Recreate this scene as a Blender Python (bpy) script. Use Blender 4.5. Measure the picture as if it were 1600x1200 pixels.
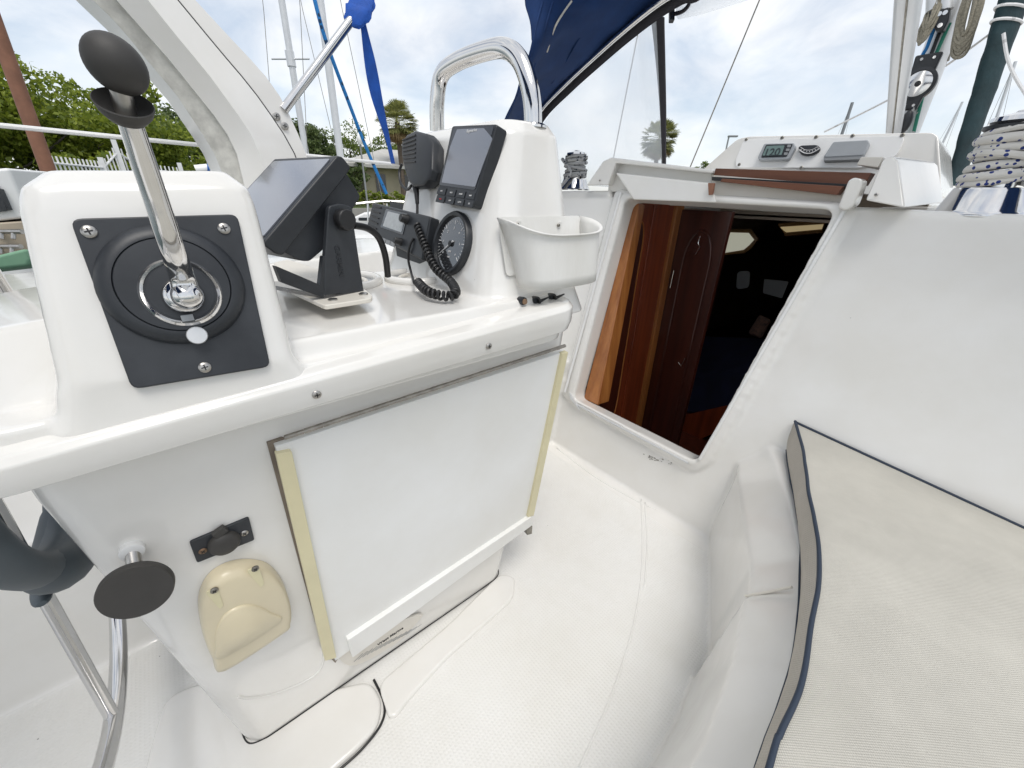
import bpy, bmesh, math, random
from mathutils import Vector, Matrix, noise
S = bpy.context.scene
for o in list(bpy.data.objects): bpy.data.objects.remove(o)
# ---------------------------------------------------------------- camera, sky, sun, exposure
# boat axes: x = starboard, y = towards the bow, z = up, cockpit sole at z = 0
CAMZ, FPX = 1.15, 620.0
PIT, ROLL, HD = math.radians(25.5), math.radians(1.3), math.radians(49.5)
FW = Vector((-math.sin(HD)*math.cos(PIT), math.cos(HD)*math.cos(PIT), -math.sin(PIT)))
r0 = Vector((math.cos(HD), math.sin(HD), 0)); u0 = r0.cross(FW)
RT = math.cos(ROLL)*r0 + math.sin(ROLL)*u0; UP = -math.sin(ROLL)*r0 + math.cos(ROLL)*u0
ORG = Vector((0, 0, CAMZ))
cd = bpy.data.cameras.new('camera'); cam = bpy.data.objects.new('camera', cd); S.collection.objects.link(cam)
cd.sensor_fit = 'HORIZONTAL'; cd.sensor_width = 36; cd.lens = FPX/1600*36
cd.clip_start = 0.01; cd.clip_end = 6000
cam.matrix_world = Matrix(((RT.x, UP.x, -FW.x, 0), (RT.y, UP.y, -FW.y, 0), (RT.z, UP.z, -FW.z, CAMZ), (0, 0, 0, 1)))
S.camera = cam
SUN_EL, SUN_AZ = 66.0, 112.0          # azimuth measured clockwise from +y (the bow)
w = bpy.data.worlds.new('World'); S.world = w; w.use_nodes = True
nt = w.node_tree; nt.nodes.clear()
def N(t, typ, **k):
    n = t.nodes.new(typ)
    for a, b in k.items(): setattr(n, a, b)
    return n
sky = N(nt, 'ShaderNodeTexSky', sky_type='NISHITA', sun_disc=False)
sky.sun_elevation = math.radians(SUN_EL); sky.sun_rotation = math.radians(SUN_AZ)
sky.air_density = 1.0; sky.dust_density = 1.2
bgs = N(nt, 'ShaderNodeBackground'); bgs.inputs[1].default_value = 0.15
bgc = N(nt, 'ShaderNodeBackground'); bgc.inputs[0].default_value = (0.93, 0.965, 1, 1); bgc.inputs[1].default_value = 1.18
tc = N(nt, 'ShaderNodeTexCoord'); mp = N(nt, 'ShaderNodeMapping'); mp.inputs['Scale'].default_value = (1, 1, 2.2)
n1 = N(nt, 'ShaderNodeTexNoise'); n1.inputs['Scale'].default_value = 3.4; n1.inputs['Detail'].default_value = 9; n1.inputs['Roughness'].default_value = .56; n1.inputs['Distortion'].default_value = .5
cr = N(nt, 'ShaderNodeValToRGB'); cr.color_ramp.elements[0].position = .30; cr.color_ramp.elements[0].color = (.35, .35, .35, 1); cr.color_ramp.elements[1].position = .64
n2 = N(nt, 'ShaderNodeTexNoise'); n2.inputs['Scale'].default_value = 6; n2.inputs['Detail'].default_value = 6
cr2 = N(nt, 'ShaderNodeValToRGB'); cr2.color_ramp.elements[0].position = .3; cr2.color_ramp.elements[0].color = (.85, .91, .97, 1); cr2.color_ramp.elements[1].position = .62; cr2.color_ramp.elements[1].color = (1, 1, 1, 1)
mx = N(nt, 'ShaderNodeMixShader'); wo = N(nt, 'ShaderNodeOutputWorld')
L = nt.links.new
L(tc.outputs['Generated'], mp.inputs[0]); L(mp.outputs[0], n1.inputs[0]); L(mp.outputs[0], n2.inputs[0]); L(n1.outputs[0], cr.inputs[0]); L(n2.outputs[0], cr2.inputs[0]); L(cr2.outputs[0], bgc.inputs[0])
L(sky.outputs[0], bgs.inputs[0]); L(cr.outputs[0], mx.inputs[0]); L(bgs.outputs[0], mx.inputs[1]); L(bgc.outputs[0], mx.inputs[2]); L(mx.outputs[0], wo.inputs[0])
sl = bpy.data.lights.new('sun', 'SUN'); sl.energy = 2.0; sl.angle = math.radians(28); sl.color = (1, .96, .9)
so = bpy.data.objects.new('sun', sl); S.collection.objects.link(so)
a, e = math.radians(SUN_AZ), math.radians(SUN_EL)
so.rotation_euler = Vector((math.sin(a)*math.cos(e), math.cos(a)*math.cos(e), math.sin(e))).to_track_quat('Z', 'Y').to_euler()
S.view_settings.view_transform = 'Standard'; S.view_settings.look = 'None'; S.view_settings.gamma = 1
S.view_settings.exposure = -0.06
S.render.engine = 'CYCLES'
# ---------------------------------------------------------------- helpers
def ray(px, py): return FW + RT*((px-800)/FPX) + UP*((600-py)/FPX)
def at(px, py, x=None, y=None, z=None, pl=None, r=None):
    """point where the sight line meets a real plane of the boat (or lies r metres away)"""
    D = ray(px, py)
    if x is not None: t = x/D.x
    elif y is not None: t = y/D.y
    elif z is not None: t = (z-CAMZ)/D.z
    elif pl is not None:
        n, d = pl; t = (d-n.dot(ORG))/n.dot(D)
    else: t = r/math.hypot(D.x, D.y)
    return ORG + D*t
V = Vector
def plane(n, p):                     # unit-normal plane through p
    n = V(n).normalized(); return (n, n.dot(V(p)))
def off(pl, h): return (pl[0], pl[1]+h)
def link(o): S.collection.objects.link(o)
ABS = {}
def tag(o, label=None, cat=None, group=None, kind=None):
    if label: o['label'] = label
    if cat: o['category'] = cat
    if group: o['group'] = group
    if kind: o['kind'] = kind
    return o
def thing(name, loc, label=None, cat=None, group=None, parent=None):
    o = bpy.data.objects.new(name, None); link(o); o.location = loc; o.empty_display_size = .05
    if parent is not None: o.parent = parent; o.location = V(loc)-ABS[parent.name]
    ABS[o.name] = V(loc); return tag(o, label, cat, group)
def cr_path(P, n=6, closed=False):   # Catmull-Rom
    P = [V(p) for p in P]; out = []; m = len(P)
    for i in range(m if closed else m-1):
        if closed: a, b, c, d = P[i-1], P[i], P[(i+1) % m], P[(i+2) % m]
        else: a, b, c, d = P[max(i-1, 0)], P[i], P[i+1], P[min(i+2, m-1)]
        for k in range(n):
            t = k/n
            out.append(.5*((2*b)+(c-a)*t+(2*a-5*b+4*c-d)*t*t+(3*b-a-3*c+d)*t**3))
    if not closed: out.append(P[-1])
    return out
def basis(n, up=V((0, 0, 1))):
    n = V(n).normalized(); u = V(up).cross(n)
    if u.length < 1e-4: u = V((1, 0, 0)).cross(n)
    u.normalize(); return u, n.cross(u), n
def round_poly(P, r, n=4):
    """round the corners of a 3D polygon"""
    P = [V(p) for p in P]; out = []
    for i, p in enumerate(P):
        a, b = P[i-1]-p, P[(i+1) % len(P)]-p
        q = min(r, a.length*.45, b.length*.45)
        A, B = p+a.normalized()*q, p+b.normalized()*q
        for k in range(n+1):
            t = k/n; out.append(A*(1-t)**2+p*2*t*(1-t)+B*t*t)
    return out
class MB:
    def __init__(s): s.bm = bmesh.new()
    def face(s, vs):
        try: return s.bm.faces.new(vs)
        except ValueError: return None
    def loft(s, secs, caps=True, closed=True, loop=False):
        R = [[s.bm.verts.new(p) for p in q] for q in secs]
        m = len(R[0]); k = len(R)
        for i in range(k if loop else k-1):
            A, B = R[i], R[(i+1) % k]
            for j in range(m if closed else m-1):
                s.face((A[j], A[(j+1) % m], B[(j+1) % m], B[j]))
        if caps and closed and not loop:
            s.face(list(reversed(R[0]))); s.face(R[-1])
        return s
    def hexa(s, P):                  # 4 bottom + 4 top
        return s.loft([[V(p) for p in P[:4]], [V(p) for p in P[4:]]])
    def box(s, x0, x1, y0, y1, z0, z1):
        return s.hexa([(x0, y0, z0), (x1, y0, z0), (x1, y1, z0), (x0, y1, z0), (x0, y0, z1), (x1, y0, z1), (x1, y1, z1), (x0, y1, z1)])
    def obox(s, c, u, v, n, a, b, h):   # oriented box, sizes a b h, base at c
        u, v, n, c = V(u).normalized(), V(v).normalized(), V(n).normalized(), V(c)
        q = [(-1, -1), (1, -1), (1, 1), (-1, 1)]
        return s.loft([[c+u*i*a/2+v*j*b/2 for i, j in q], [c+u*i*a/2+v*j*b/2+n*h for i, j in q]])
    def prism(s, P, n, h):           # polygon P is the outer face; the body goes back by h
        P = [V(p) for p in P]; n = V(n).normalized()
        return s.loft([[p-n*h for p in P], P])
    def tube(s, P, r, seg=10, closed=False, flat=1.0, up=None):
        P = [V(p) for p in P]; m = len(P)
        if not hasattr(r, '__len__'): r = [r]*m
        T = []
        for i in range(m):
            a = P[i-1] if (i or closed) else P[i]; b = P[(i+1) % m] if (i < m-1 or closed) else P[i]
            T.append((b-a).normalized())
        u, v, _ = basis(T[0], up or V((0, 0, 1))); secs = []
        for i in range(m):
            if up is None:
                u = (u-T[i]*u.dot(T[i])); 
                if u.length < 1e-6: u = basis(T[i])[0]
                u.normalize(); v = T[i].cross(u)
            else: u, v, _ = basis(T[i], up)
            secs.append([P[i]+(u*math.cos(t)+v*math.sin(t)*flat)*r[i] for t in [2*math.pi*k/seg for k in range(seg)]])
        return s.loft(secs, loop=closed)
    def lathe(s, c, ax, prof, seg=32, u=None):   # prof: (radius, height along ax)
        U, W, A = basis(ax, u or V((0, 0, 1))); c = V(c)
        return s.loft([[c+A*h+(U*math.cos(t)+W*math.sin(t))*max(r, 1e-5) for t in [2*math.pi*k/seg for k in range(seg)]] for r, h in prof])
    def ell(s, c, ax, ra, rb, rc, seg=24, rings=14, u=None):   # ellipsoid, ra along U, rb along W, rc along axis
        U, W, A = basis(ax, u or V((0, 0, 1))); c = V(c); secs = []
        for i in range(rings+1):
            f = math.pi*i/rings; q = max(math.sin(f), 1e-3)
            secs.append([c-A*math.cos(f)*rc+(U*ra*math.cos(t)+W*rb*math.sin(t))*q for t in [2*math.pi*k/seg for k in range(seg)]])
        return s.loft(secs)
    def grid(s, rows): return s.loft(rows, caps=False, closed=False)
    def mesh(s, name):
        bmesh.ops.recalc_face_normals(s.bm, faces=s.bm.faces)
        me = bpy.data.meshes.new(name); s.bm.to_mesh(me); s.bm.free(); return me
    def build(s, name, mat, parent=None, **k): return finish(s.mesh(name), name, mat, parent, **k)
def finish(me, name, mat, parent=None, smooth=True, bevel=0, seg=3, solid=0, auto=40, label=None):
    o = bpy.data.objects.new(name, me); link(o)
    if parent is not None: base = ABS[parent.name]; o.parent = parent
    else:
        xs = [v.co for v in me.vertices]
        mn = V([min(c[i] for c in xs) for i in range(3)]); mxx = V([max(c[i] for c in xs) for i in range(3)])
        base = V(((mn.x+mxx.x)/2, (mn.y+mxx.y)/2, mn.z)); o.location = base
    ABS[o.name] = base
    me.transform(Matrix.Translation(-base))
    if mat: me.materials.append(mat)
    if smooth:
        me.shade_smooth()
        if auto: me.set_sharp_from_angle(angle=math.radians(auto))
    if solid:
        m = o.modifiers.new('solid', 'SOLIDIFY'); m.thickness = solid; m.offset = 0
    if bevel:
        me.shade_smooth()
        m = o.modifiers.new('bevel', 'BEVEL'); m.width = bevel; m.segments = seg; m.limit_method = 'ANGLE'; m.angle_limit = math.radians(35); m.harden_normals = True
    if label: o['label'] = label
    return o
def evaluated(o):
    dg = bpy.context.evaluated_depsgraph_get(); dg.update()
    return bpy.data.meshes.new_from_object(o.evaluated_get(dg))
def fused(mb, voxel, it, cuts=()):
    """join solids, cut openings, blend everything into one moulding"""
    me = mb.mesh('tmp'); o = bpy.data.objects.new('tmp', me); link(o); extra = []
    m = o.modifiers.new('r0', 'REMESH'); m.mode = 'VOXEL'; m.voxel_size = voxel
    for c in cuts:
        cm = c.mesh('cut'); co = bpy.data.objects.new('cut', cm); link(co); extra.append(co)
        m = o.modifiers.new('b', 'BOOLEAN'); m.operation = 'DIFFERENCE'; m.object = co; m.solver = 'EXACT'
    if cuts:
        m = o.modifiers.new('r1', 'REMESH'); m.mode = 'VOXEL'; m.voxel_size = voxel
    m = o.modifiers.new('s', 'SMOOTH'); m.factor = .5; m.iterations = it
    out = evaluated(o)
    for q in [o]+extra: bpy.data.objects.remove(q)
    return out
def text(body, size, c, u, v, mat, parent, h=.0006, name='lettering', align='CENTER', bold=False):
    cu = bpy.data.curves.new('t', 'FONT'); cu.body = body; cu.size = size; cu.extrude = h/2
    cu.align_x = align; cu.align_y = 'CENTER'; cu.resolution_u = 3
    if bold: cu.offset = size*.015
    o = bpy.data.objects.new('t', cu); link(o); me = evaluated(o); bpy.data.objects.remove(o)
    u = V(u).normalized(); v = (V(v)-u*V(v).dot(u)).normalized(); n = u.cross(v); c = V(c)
    me.transform(Matrix(((u.x, v.x, n.x, c.x), (u.y, v.y, n.y, c.y), (u.z, v.z, n.z, c.z), (0, 0, 0, 1))))
    return finish(me, name, mat, parent, smooth=False)
def screw(c, n, r, parent, mat=None, name='screw'):
    u, v, n = basis(n); c = V(c); b = MB()
    b.lathe(c-n*.002, n, [(r, 0), (r, .0025), (r*.86, .0034), (r*.45, .0040), (0, .0041)], 20)
    s = b.build(name, mat or M['steel'], parent)
    q = MB(); a = random.uniform(0, 1.5); uu = u*math.cos(a)+v*math.sin(a); vv = n.cross(uu)
    q.obox(c+n*.0016, uu, vv, n, r*1.1, r*.22, .0010); q.obox(c+n*.00155, vv, uu, n, r*1.1, r*.22, .0010)
    ABS.setdefault(s.name, ABS[parent.name])
    q.build('cross_slot', M['black'], s, smooth=False) if parent.parent is None else None
    return s
# ---------------------------------------------------------------- materials
M = {}
def mat(key, col, rough=.5, metal=0, noise_s=0, noise_a=0, bump_s=0, bump=0, spec=.5, coat=0, col2=None, rvar=0, stretch=None, coord='Object', dist=.002, **k):
    m = bpy.data.materials.new(key); m.use_nodes = True; t = m.node_tree; b = t.nodes['Principled BSDF']; l = t.links.new
    b.inputs['Base Color'].default_value = (*col, 1); b.inputs['Roughness'].default_value = rough; b.inputs['Metallic'].default_value = metal
    b.inputs['Specular IOR Level'].default_value = spec; b.inputs['Coat Weight'].default_value = coat; b.inputs['Coat Roughness'].default_value = .08
    for a, v in k.items(): b.inputs[a.replace('_', ' ')].default_value = v
    c = N(t, 'ShaderNodeTexCoord'); mp = N(t, 'ShaderNodeMapping'); l(c.outputs[coord], mp.inputs[0])
    if stretch: mp.inputs['Scale'].default_value = stretch
    if noise_a or col2:
        n = N(t, 'ShaderNodeTexNoise'); n.inputs['Scale'].default_value = noise_s or 5; n.inputs['Detail'].default_value = 8; n.inputs['Roughness'].default_value = .6; l(mp.outputs[0], n.inputs[0])
        r = N(t, 'ShaderNodeValToRGB'); r.color_ramp.elements[0].position = .32; r.color_ramp.elements[1].position = .68
        c2 = col2 or tuple(x*(1-noise_a) for x in col)
        r.color_ramp.elements[0].color = (*c2, 1); r.color_ramp.elements[1].color = (*col, 1)
        l(n.outputs[0], r.inputs[0]); l(r.outputs[0], b.inputs['Base Color'])
        if rvar:
            q = N(t, 'ShaderNodeMapRange'); q.inputs[3].default_value = rough-rvar; q.inputs[4].default_value = rough+rvar; l(n.outputs[0], q.inputs[0]); l(q.outputs[0], b.inputs['Roughness'])
    if bump:
        n = N(t, 'ShaderNodeTexNoise'); n.inputs['Scale'].default_value = bump_s; n.inputs['Detail'].default_value = 5; l(mp.outputs[0], n.inputs[0])
        u = N(t, 'ShaderNodeBump'); u.inputs['Strength'].default_value = bump; u.inputs['Distance'].default_value = dist; l(n.outputs[0], u.inputs['Height']); l(u.outputs[0], b.inputs['Normal'])
    M[key] = m; return m
GW = (.80, .79, .765)
def gelcoat(key, col=GW, rough=.15, nonskid=0, specks=0):
    m = bpy.data.materials.new(key); m.use_nodes = True; t = m.node_tree; b = t.nodes['Principled BSDF']; l = t.links.new
    b.inputs['Roughness'].default_value = rough; b.inputs['Coat Weight'].default_value = .5 if rough < .3 else .1; b.inputs['Coat Roughness'].default_value = .06
    c = N(t, 'ShaderNodeTexCoord'); g = N(t, 'ShaderNodeNewGeometry')
    n = N(t, 'ShaderNodeTexNoise'); n.inputs['Scale'].default_value = 2.6; n.inputs['Detail'].default_value = 7; n.inputs['Roughness'].default_value = .62; l(g.outputs['Position'], n.inputs[0])
    r = N(t, 'ShaderNodeValToRGB'); r.color_ramp.elements[0].position = .35; r.color_ramp.elements[1].position = .65
    r.color_ramp.elements[0].color = (col[0]*.93, col[1]*.92, col[2]*.895, 1); r.color_ramp.elements[1].color = (*col, 1); l(n.outputs[0], r.inputs[0])
    last = r.outputs[0]
    # fine dirt specks and faint streaks
    v = N(t, 'ShaderNodeTexVoronoi'); v.inputs['Scale'].default_value = 26; v.inputs['Randomness'].default_value = 1; l(g.outputs['Position'], v.inputs[0])
    s = N(t, 'ShaderNodeMath', operation='LESS_THAN'); s.inputs[1].default_value = .045; l(v.outputs['Distance'], s.inputs[0])
    n3 = N(t, 'ShaderNodeTexNoise'); n3.inputs['Scale'].default_value = 7; l(g.outputs['Position'], n3.inputs[0])
    s3 = N(t, 'ShaderNodeMath', operation='GREATER_THAN'); s3.inputs[1].default_value = .60 if specks else .66; l(n3.outputs[0], s3.inputs[0])
    sm = N(t, 'ShaderNodeMath', operation='MULTIPLY'); l(s.outputs[0], sm.inputs[0]); l(s3.outputs[0], sm.inputs[1])
    sk = N(t, 'ShaderNodeMath', operation='MULTIPLY'); sk.inputs[1].default_value = .75 if specks else .3; l(sm.outputs[0], sk.inputs[0])
    mxc = N(t, 'ShaderNodeMix', data_type='RGBA'); mxc.inputs['B'].default_value = (.16, .14, .12, 1); l(sk.outputs[0], mxc.inputs['Factor']); l(last, mxc.inputs['A']); l(mxc.outputs['Result'], b.inputs['Base Color'])
    q = N(t, 'ShaderNodeMapRange'); q.inputs[3].default_value = rough*.7; q.inputs[4].default_value = rough*1.5; l(n.outputs[0], q.inputs[0]); l(q.outputs[0], b.inputs['Roughness'])
    u = N(t, 'ShaderNodeBump'); u.inputs['Strength'].default_value = .25; u.inputs['Distance'].default_value = .004
    n4 = N(t, 'ShaderNodeTexNoise'); n4.inputs['Scale'].default_value = 9; n4.inputs['Detail'].default_value = 2; l(g.outputs['Position'], n4.inputs[0]); l(n4.outputs[0], u.inputs['Height'])
    if nonskid:
        sp = N(t, 'ShaderNodeSeparateXYZ'); l(g.outputs['Position'], sp.inputs[0]); sn = []
        for ax in (0, 1):
            mu = N(t, 'ShaderNodeMath', operation='MULTIPLY'); mu.inputs[1].default_value = 2*math.pi/.0085; l(sp.outputs[ax], mu.inputs[0])
            si = N(t, 'ShaderNodeMath', operation='SINE'); l(mu.outputs[0], si.inputs[0]); sn.append(si)
        mu = N(t, 'ShaderNodeMath', operation='MAXIMUM'); l(sn[0].outputs[0], mu.inputs[0]); l(sn[1].outputs[0], mu.inputs[1])
        u2 = N(t, 'ShaderNodeBump'); u2.inputs['Strength'].default_value = nonskid; u2.inputs['Distance'].default_value = .0012
        l(mu.outputs[0], u2.inputs['Height']); l(u.outputs[0], u2.inputs['Normal']); u = u2
    l(u.outputs[0], b.inputs['Normal']); M[key] = m
gelcoat('gel'); gelcoat('gel_sole', (.79, .785, .765), .42, nonskid=.26, specks=1)
gelcoat('gel_warm', (.73, .70, .64), .35); gelcoat('gel_door', (.84, .845, .835), .3)
mat('gel_rough', (.66, .65, .60), .7, noise_s=22, noise_a=.35, bump_s=60, bump=.3)
mat('chrome', (.72, .71, .70), .09, 1, noise_s=30, noise_a=.06, rvar=.04)
mat('steel', (.52, .50, .47), .32, 1, noise_s=60, noise_a=.25)
mat('dull_steel', (.36, .34, .30), .45, 1, noise_s=40, noise_a=.4)
mat('black', (.012, .012, .013), .45)
mat('black_plastic', (.022, .025, .030), .42, noise_s=30, noise_a=.3, bump_s=300, bump=.12, dist=.0005)
mat('worn_black', (.017, .020, .025), .45, noise_s=14, col2=(.034, .038, .044), rvar=.12, bump_s=120, bump=.15, dist=.0006)
mat('rubber', (.055, .052, .048), .6, noise_s=9, col2=(.038, .036, .034), bump_s=180, bump=.2, dist=.0006)
mat('blue_grey', (.075, .095, .11), .5, noise_s=10, noise_a=.25)
mat('screen', (.16, .17, .20), .06, 0, coat=1, spec=.9)
mat('screen_dark', (.03, .032, .036), .05, 0, coat=1, spec=.8)
mat('glossy_black', (.008, .008, .010), .12, coat=.6)
mat('lcd', (.44, .46, .47), .25, noise_s=120, noise_a=.2)
mat('lcd_green', (.16, .23, .22), .2)
mat('lcd_digit', (.03, .04, .045), .4)
mat('white_ink', (.7, .7, .7), .5); mat('red_ink', (.5, .03, .04), .4); mat('grey_ink', (.25, .26, .27), .5)
mat('cream', (.70, .62, .44), .35, noise_s=6, noise_a=.10, coat=.2)
mat('trim', (.72, .66, .43), .35, noise_s=8, noise_a=.10)
mat('caddy', (.79, .785, .76), .55, noise_s=9, col2=(.68, .67, .63), bump_s=180, bump=.25, dist=.0008, stretch=(1, 1, .35))
mat('white_paint', (.8, .8, .79), .4, noise_s=4, noise_a=.06)
mat('grey_plastic', (.34, .36, .38), .45, noise_s=10, noise_a=.1)
mat('canvas', (.004, .035, .14), .85, noise_s=12, noise_a=.3, bump_s=500, bump=.3, dist=.0006)
mat('bright_blue', (.01, .10, .50), .7, noise_s=20, noise_a=.3, bump_s=60, bump=.3)
mat('dark_web', (.03, .028, .034), .8)
mat('navy_piping', (.022, .035, .060), .6)
mat('dark_teal', (.012, .040, .048), .8, noise_s=8, noise_a=.5, bump_s=25, bump=.5, dist=.01)
mat('alu', (.72, .73, .74), .38, .35, noise_s=4, noise_a=.08)
mat('rust_pole', (.30, .14, .085), .7, noise_s=6, noise_a=.3)
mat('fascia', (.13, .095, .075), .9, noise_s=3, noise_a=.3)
mat('hinge', (.42, .39, .35), .42, .8, noise_s=50, noise_a=.35)
mat('gap_tan', (.26, .215, .17), .8, noise_s=12, noise_a=.4)
mat('liner', (.62, .52, .42), .8, noise_s=3, noise_a=.2)
mat('navy_cloth', (.010, .014, .05), .8, noise_s=6, noise_a=.5)
mat('cushion_print', (.22, .12, .08), .8, noise_s=40, col2=(.04, .03, .03), stretch=(1, 6, 1))
mat('green_canvas', (.12, .26, .16), .8, noise_s=3, col2=(.20, .36, .24))
mat('teak_deck', (.45, .38, .29), .6, noise_s=6, noise_a=.25)
mat('house_wall', (.52, .46, .34), .8, noise_s=2, noise_a=.12); mat('roof', (.50, .49, .46), .8, noise_s=3, noise_a=.2)
mat('dark_glass', (.02, .025, .03), .1, coat=.5)
mat('amber', (.35, .20, .08), .4)
mat('lamp_globe', (.85, .85, .82), .3)
mat('blue_cover', (.02, .12, .42), .7)
mat('bark', (.10, .085, .07), .9, noise_s=6, noise_a=.4, bump_s=10, bump=.6, dist=.03)
mat('palm_bark', (.17, .13, .10), .9, noise_s=8, noise_a=.5)
mat('brass', (.25, .16, .10), .5, .6)
mat('rope_tan', (.34, .31, .24), .85, noise_s=160, noise_a=.5)
def wood(key, a, b, rough, scale=(1, 1, .06), ns=30, coat=.3):
    mat(key, a, rough, noise_s=ns, col2=b, stretch=scale, coat=coat, bump_s=60, bump=.08, dist=.001)
wood('varnish', (.42, .165, .045), (.25, .08, .020), .3)
wood('mahogany', (.27, .055, .018), (.14, .026, .010), .3)
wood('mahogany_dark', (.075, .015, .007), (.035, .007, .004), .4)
wood('teak', (.17, .060, .028), (.085, .030, .016), .5, (.12, 1, 1), 26, .1)
def rope_mat(key, base, fleck, pitch=.013):
    m = mat(key, base, .8); t = m.node_tree; l = t.links.new; b = t.nodes['Principled BSDF']
    g = N(t, 'ShaderNodeNewGeometry'); v = N(t, 'ShaderNodeTexVoronoi'); v.inputs['Scale'].default_value = 1/pitch; l(g.outputs['Position'], v.inputs[0])
    c = N(t, 'ShaderNodeSeparateColor'); l(v.outputs['Color'], c.inputs[0])
    s = N(t, 'ShaderNodeMath', operation='GREATER_THAN'); s.inputs[1].default_value = .52; l(c.outputs[0], s.inputs[0])
    d = N(t, 'ShaderNodeMath', operation='LESS_THAN'); d.inputs[1].default_value = .38; l(v.outputs['Distance'], d.inputs[0])
    k = N(t, 'ShaderNodeMath', operation='MULTIPLY'); l(s.outputs[0], k.inputs[0]); l(d.outputs[0], k.inputs[1])
    x = N(t, 'ShaderNodeMix', data_type='RGBA'); x.inputs['A'].default_value = (*base, 1); x.inputs['B'].default_value = (*fleck, 1); l(k.outputs[0], x.inputs['Factor']); l(x.outputs['Result'], b.inputs['Base Color'])
    n = N(t, 'ShaderNodeTexNoise'); n.inputs['Scale'].default_value = 420; l(g.outputs['Position'], n.inputs[0])
    u = N(t, 'ShaderNodeBump'); u.inputs['Strength'].default_value = .5; u.inputs['Distance'].default_value = .001; l(n.outputs[0], u.inputs['Height']); l(u.outputs[0], b.inputs['Normal'])
rope_mat('rope_white', (.68, .66, .62), (.02, .04, .20), .011); rope_mat('rope_grey', (.42, .42, .41), (.03, .04, .06))
rope_mat('rope_blue', (.02, .20, .52), (.01, .05, .12), .02); rope_mat('rope_green', (.03, .22, .15), (.5, .5, .5), .03); rope_mat('rope_plain', (.72, .72, .72), (.5, .5, .5), .03)
def fabric(key, base):
    m = bpy.data.materials.new(key); m.use_nodes = True; t = m.node_tree; b = t.nodes['Principled BSDF']; l = t.links.new
    b.inputs['Roughness'].default_value = .9; b.inputs['Specular IOR Level'].default_value = .2
    g = N(t, 'ShaderNodeNewGeometry'); sp = N(t, 'ShaderNodeSeparateXYZ'); l(g.outputs['Position'], sp.inputs[0]); sn = []
    for ax, k in ((0, 1), (1, 1)):
        mu = N(t, 'ShaderNodeMath', operation='MULTIPLY'); mu.inputs[1].default_value = 2*math.pi/.0042; l(sp.outputs[ax], mu.inputs[0])
        si = N(t, 'ShaderNodeMath', operation='SINE'); l(mu.outputs[0], si.inputs[0]); sn.append(si)
    mu = N(t, 'ShaderNodeMath', operation='MULTIPLY'); l(sn[0].outputs[0], mu.inputs[0]); l(sn[1].outputs[0], mu.inputs[1])
    n = N(t, 'ShaderNodeTexNoise'); n.inputs['Scale'].default_value = 5; n.inputs['Detail'].default_value = 9; n.inputs['Roughness'].default_value = .7; l(g.outputs['Position'], n.inputs[0])
    r = N(t, 'ShaderNodeValToRGB'); r.color_ramp.elements[0].position = .3; r.color_ramp.elements[1].position = .7
    r.color_ramp.elements[0].color = (*[x*.84 for x in base], 1); r.color_ramp.elements[1].color = (*base, 1); l(n.outputs[0], r.inputs[0])
    x = N(t, 'ShaderNodeMix', data_type='RGBA', blend_type='MULTIPLY'); x.inputs['Factor'].default_value = .16
    mr = N(t, 'ShaderNodeMapRange'); mr.inputs[1].default_value = -1; mr.inputs[3].default_value = .5; l(mu.outputs[0], mr.inputs[0])
    l(r.outputs[0], x.inputs['A']); l(mr.outputs[0], x.inputs['B']); l(x.outputs['Result'], b.inputs['Base Color'])
    u = N(t, 'ShaderNodeBump'); u.inputs['Strength'].default_value = .5; u.inputs['Distance'].default_value = .0012; l(mu.outputs[0], u.inputs['Height'])
    n5 = N(t, 'ShaderNodeTexNoise'); n5.inputs['Scale'].default_value = 7; l(g.outputs['Position'], n5.inputs[0])
    u3 = N(t, 'ShaderNodeBump'); u3.inputs['Strength'].default_value = .5; u3.inputs['Distance'].default_value = .02; l(n5.outputs[0], u3.inputs['Height']); l(u3.outputs[0], u.inputs['Normal'])
    l(u.outputs[0], b.inputs['Normal']); M[key] = m
fabric('cushion', (.60, .58, .52)); fabric('cushion_side', (.60, .56, .50))
def leafmat(key, a, b, tr=.25):
    m = bpy.data.materials.new(key); m.use_nodes = True; t = m.node_tree; p = t.nodes['Principled BSDF']; l = t.links.new
    g = N(t, 'ShaderNodeNewGeometry'); r = N(t, 'ShaderNodeValToRGB'); r.color_ramp.elements[0].color = (*a, 1); r.color_ramp.elements[1].color = (*b, 1)
    l(g.outputs['Random Per Island'], r.inputs[0]); l(r.outputs[0], p.inputs['Base Color']); p.inputs['Roughness'].default_value = .6
    tl = N(t, 'ShaderNodeBsdfTranslucent'); l(r.outputs[0], tl.inputs[0]); mx = N(t, 'ShaderNodeMixShader'); mx.inputs[0].default_value = tr
    l(p.outputs[0], mx.inputs[1]); l(tl.outputs[0], mx.inputs[2]); l(mx.outputs[0], t.nodes['Material Output'].inputs[0]); M[key] = m
leafmat('leaf_bright', (.09, .14, .015), (.34, .40, .05), .45); leafmat('leaf_dark', (.05, .085, .028), (.17, .22, .07), .4); leafmat('leaf_mid', (.08, .13, .025), (.24, .30, .06), .45)
leafmat('frond', (.14, .16, .05), (.38, .38, .13), .4); leafmat('dead_frond', (.28, .18, .09), (.45, .33, .17))
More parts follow.
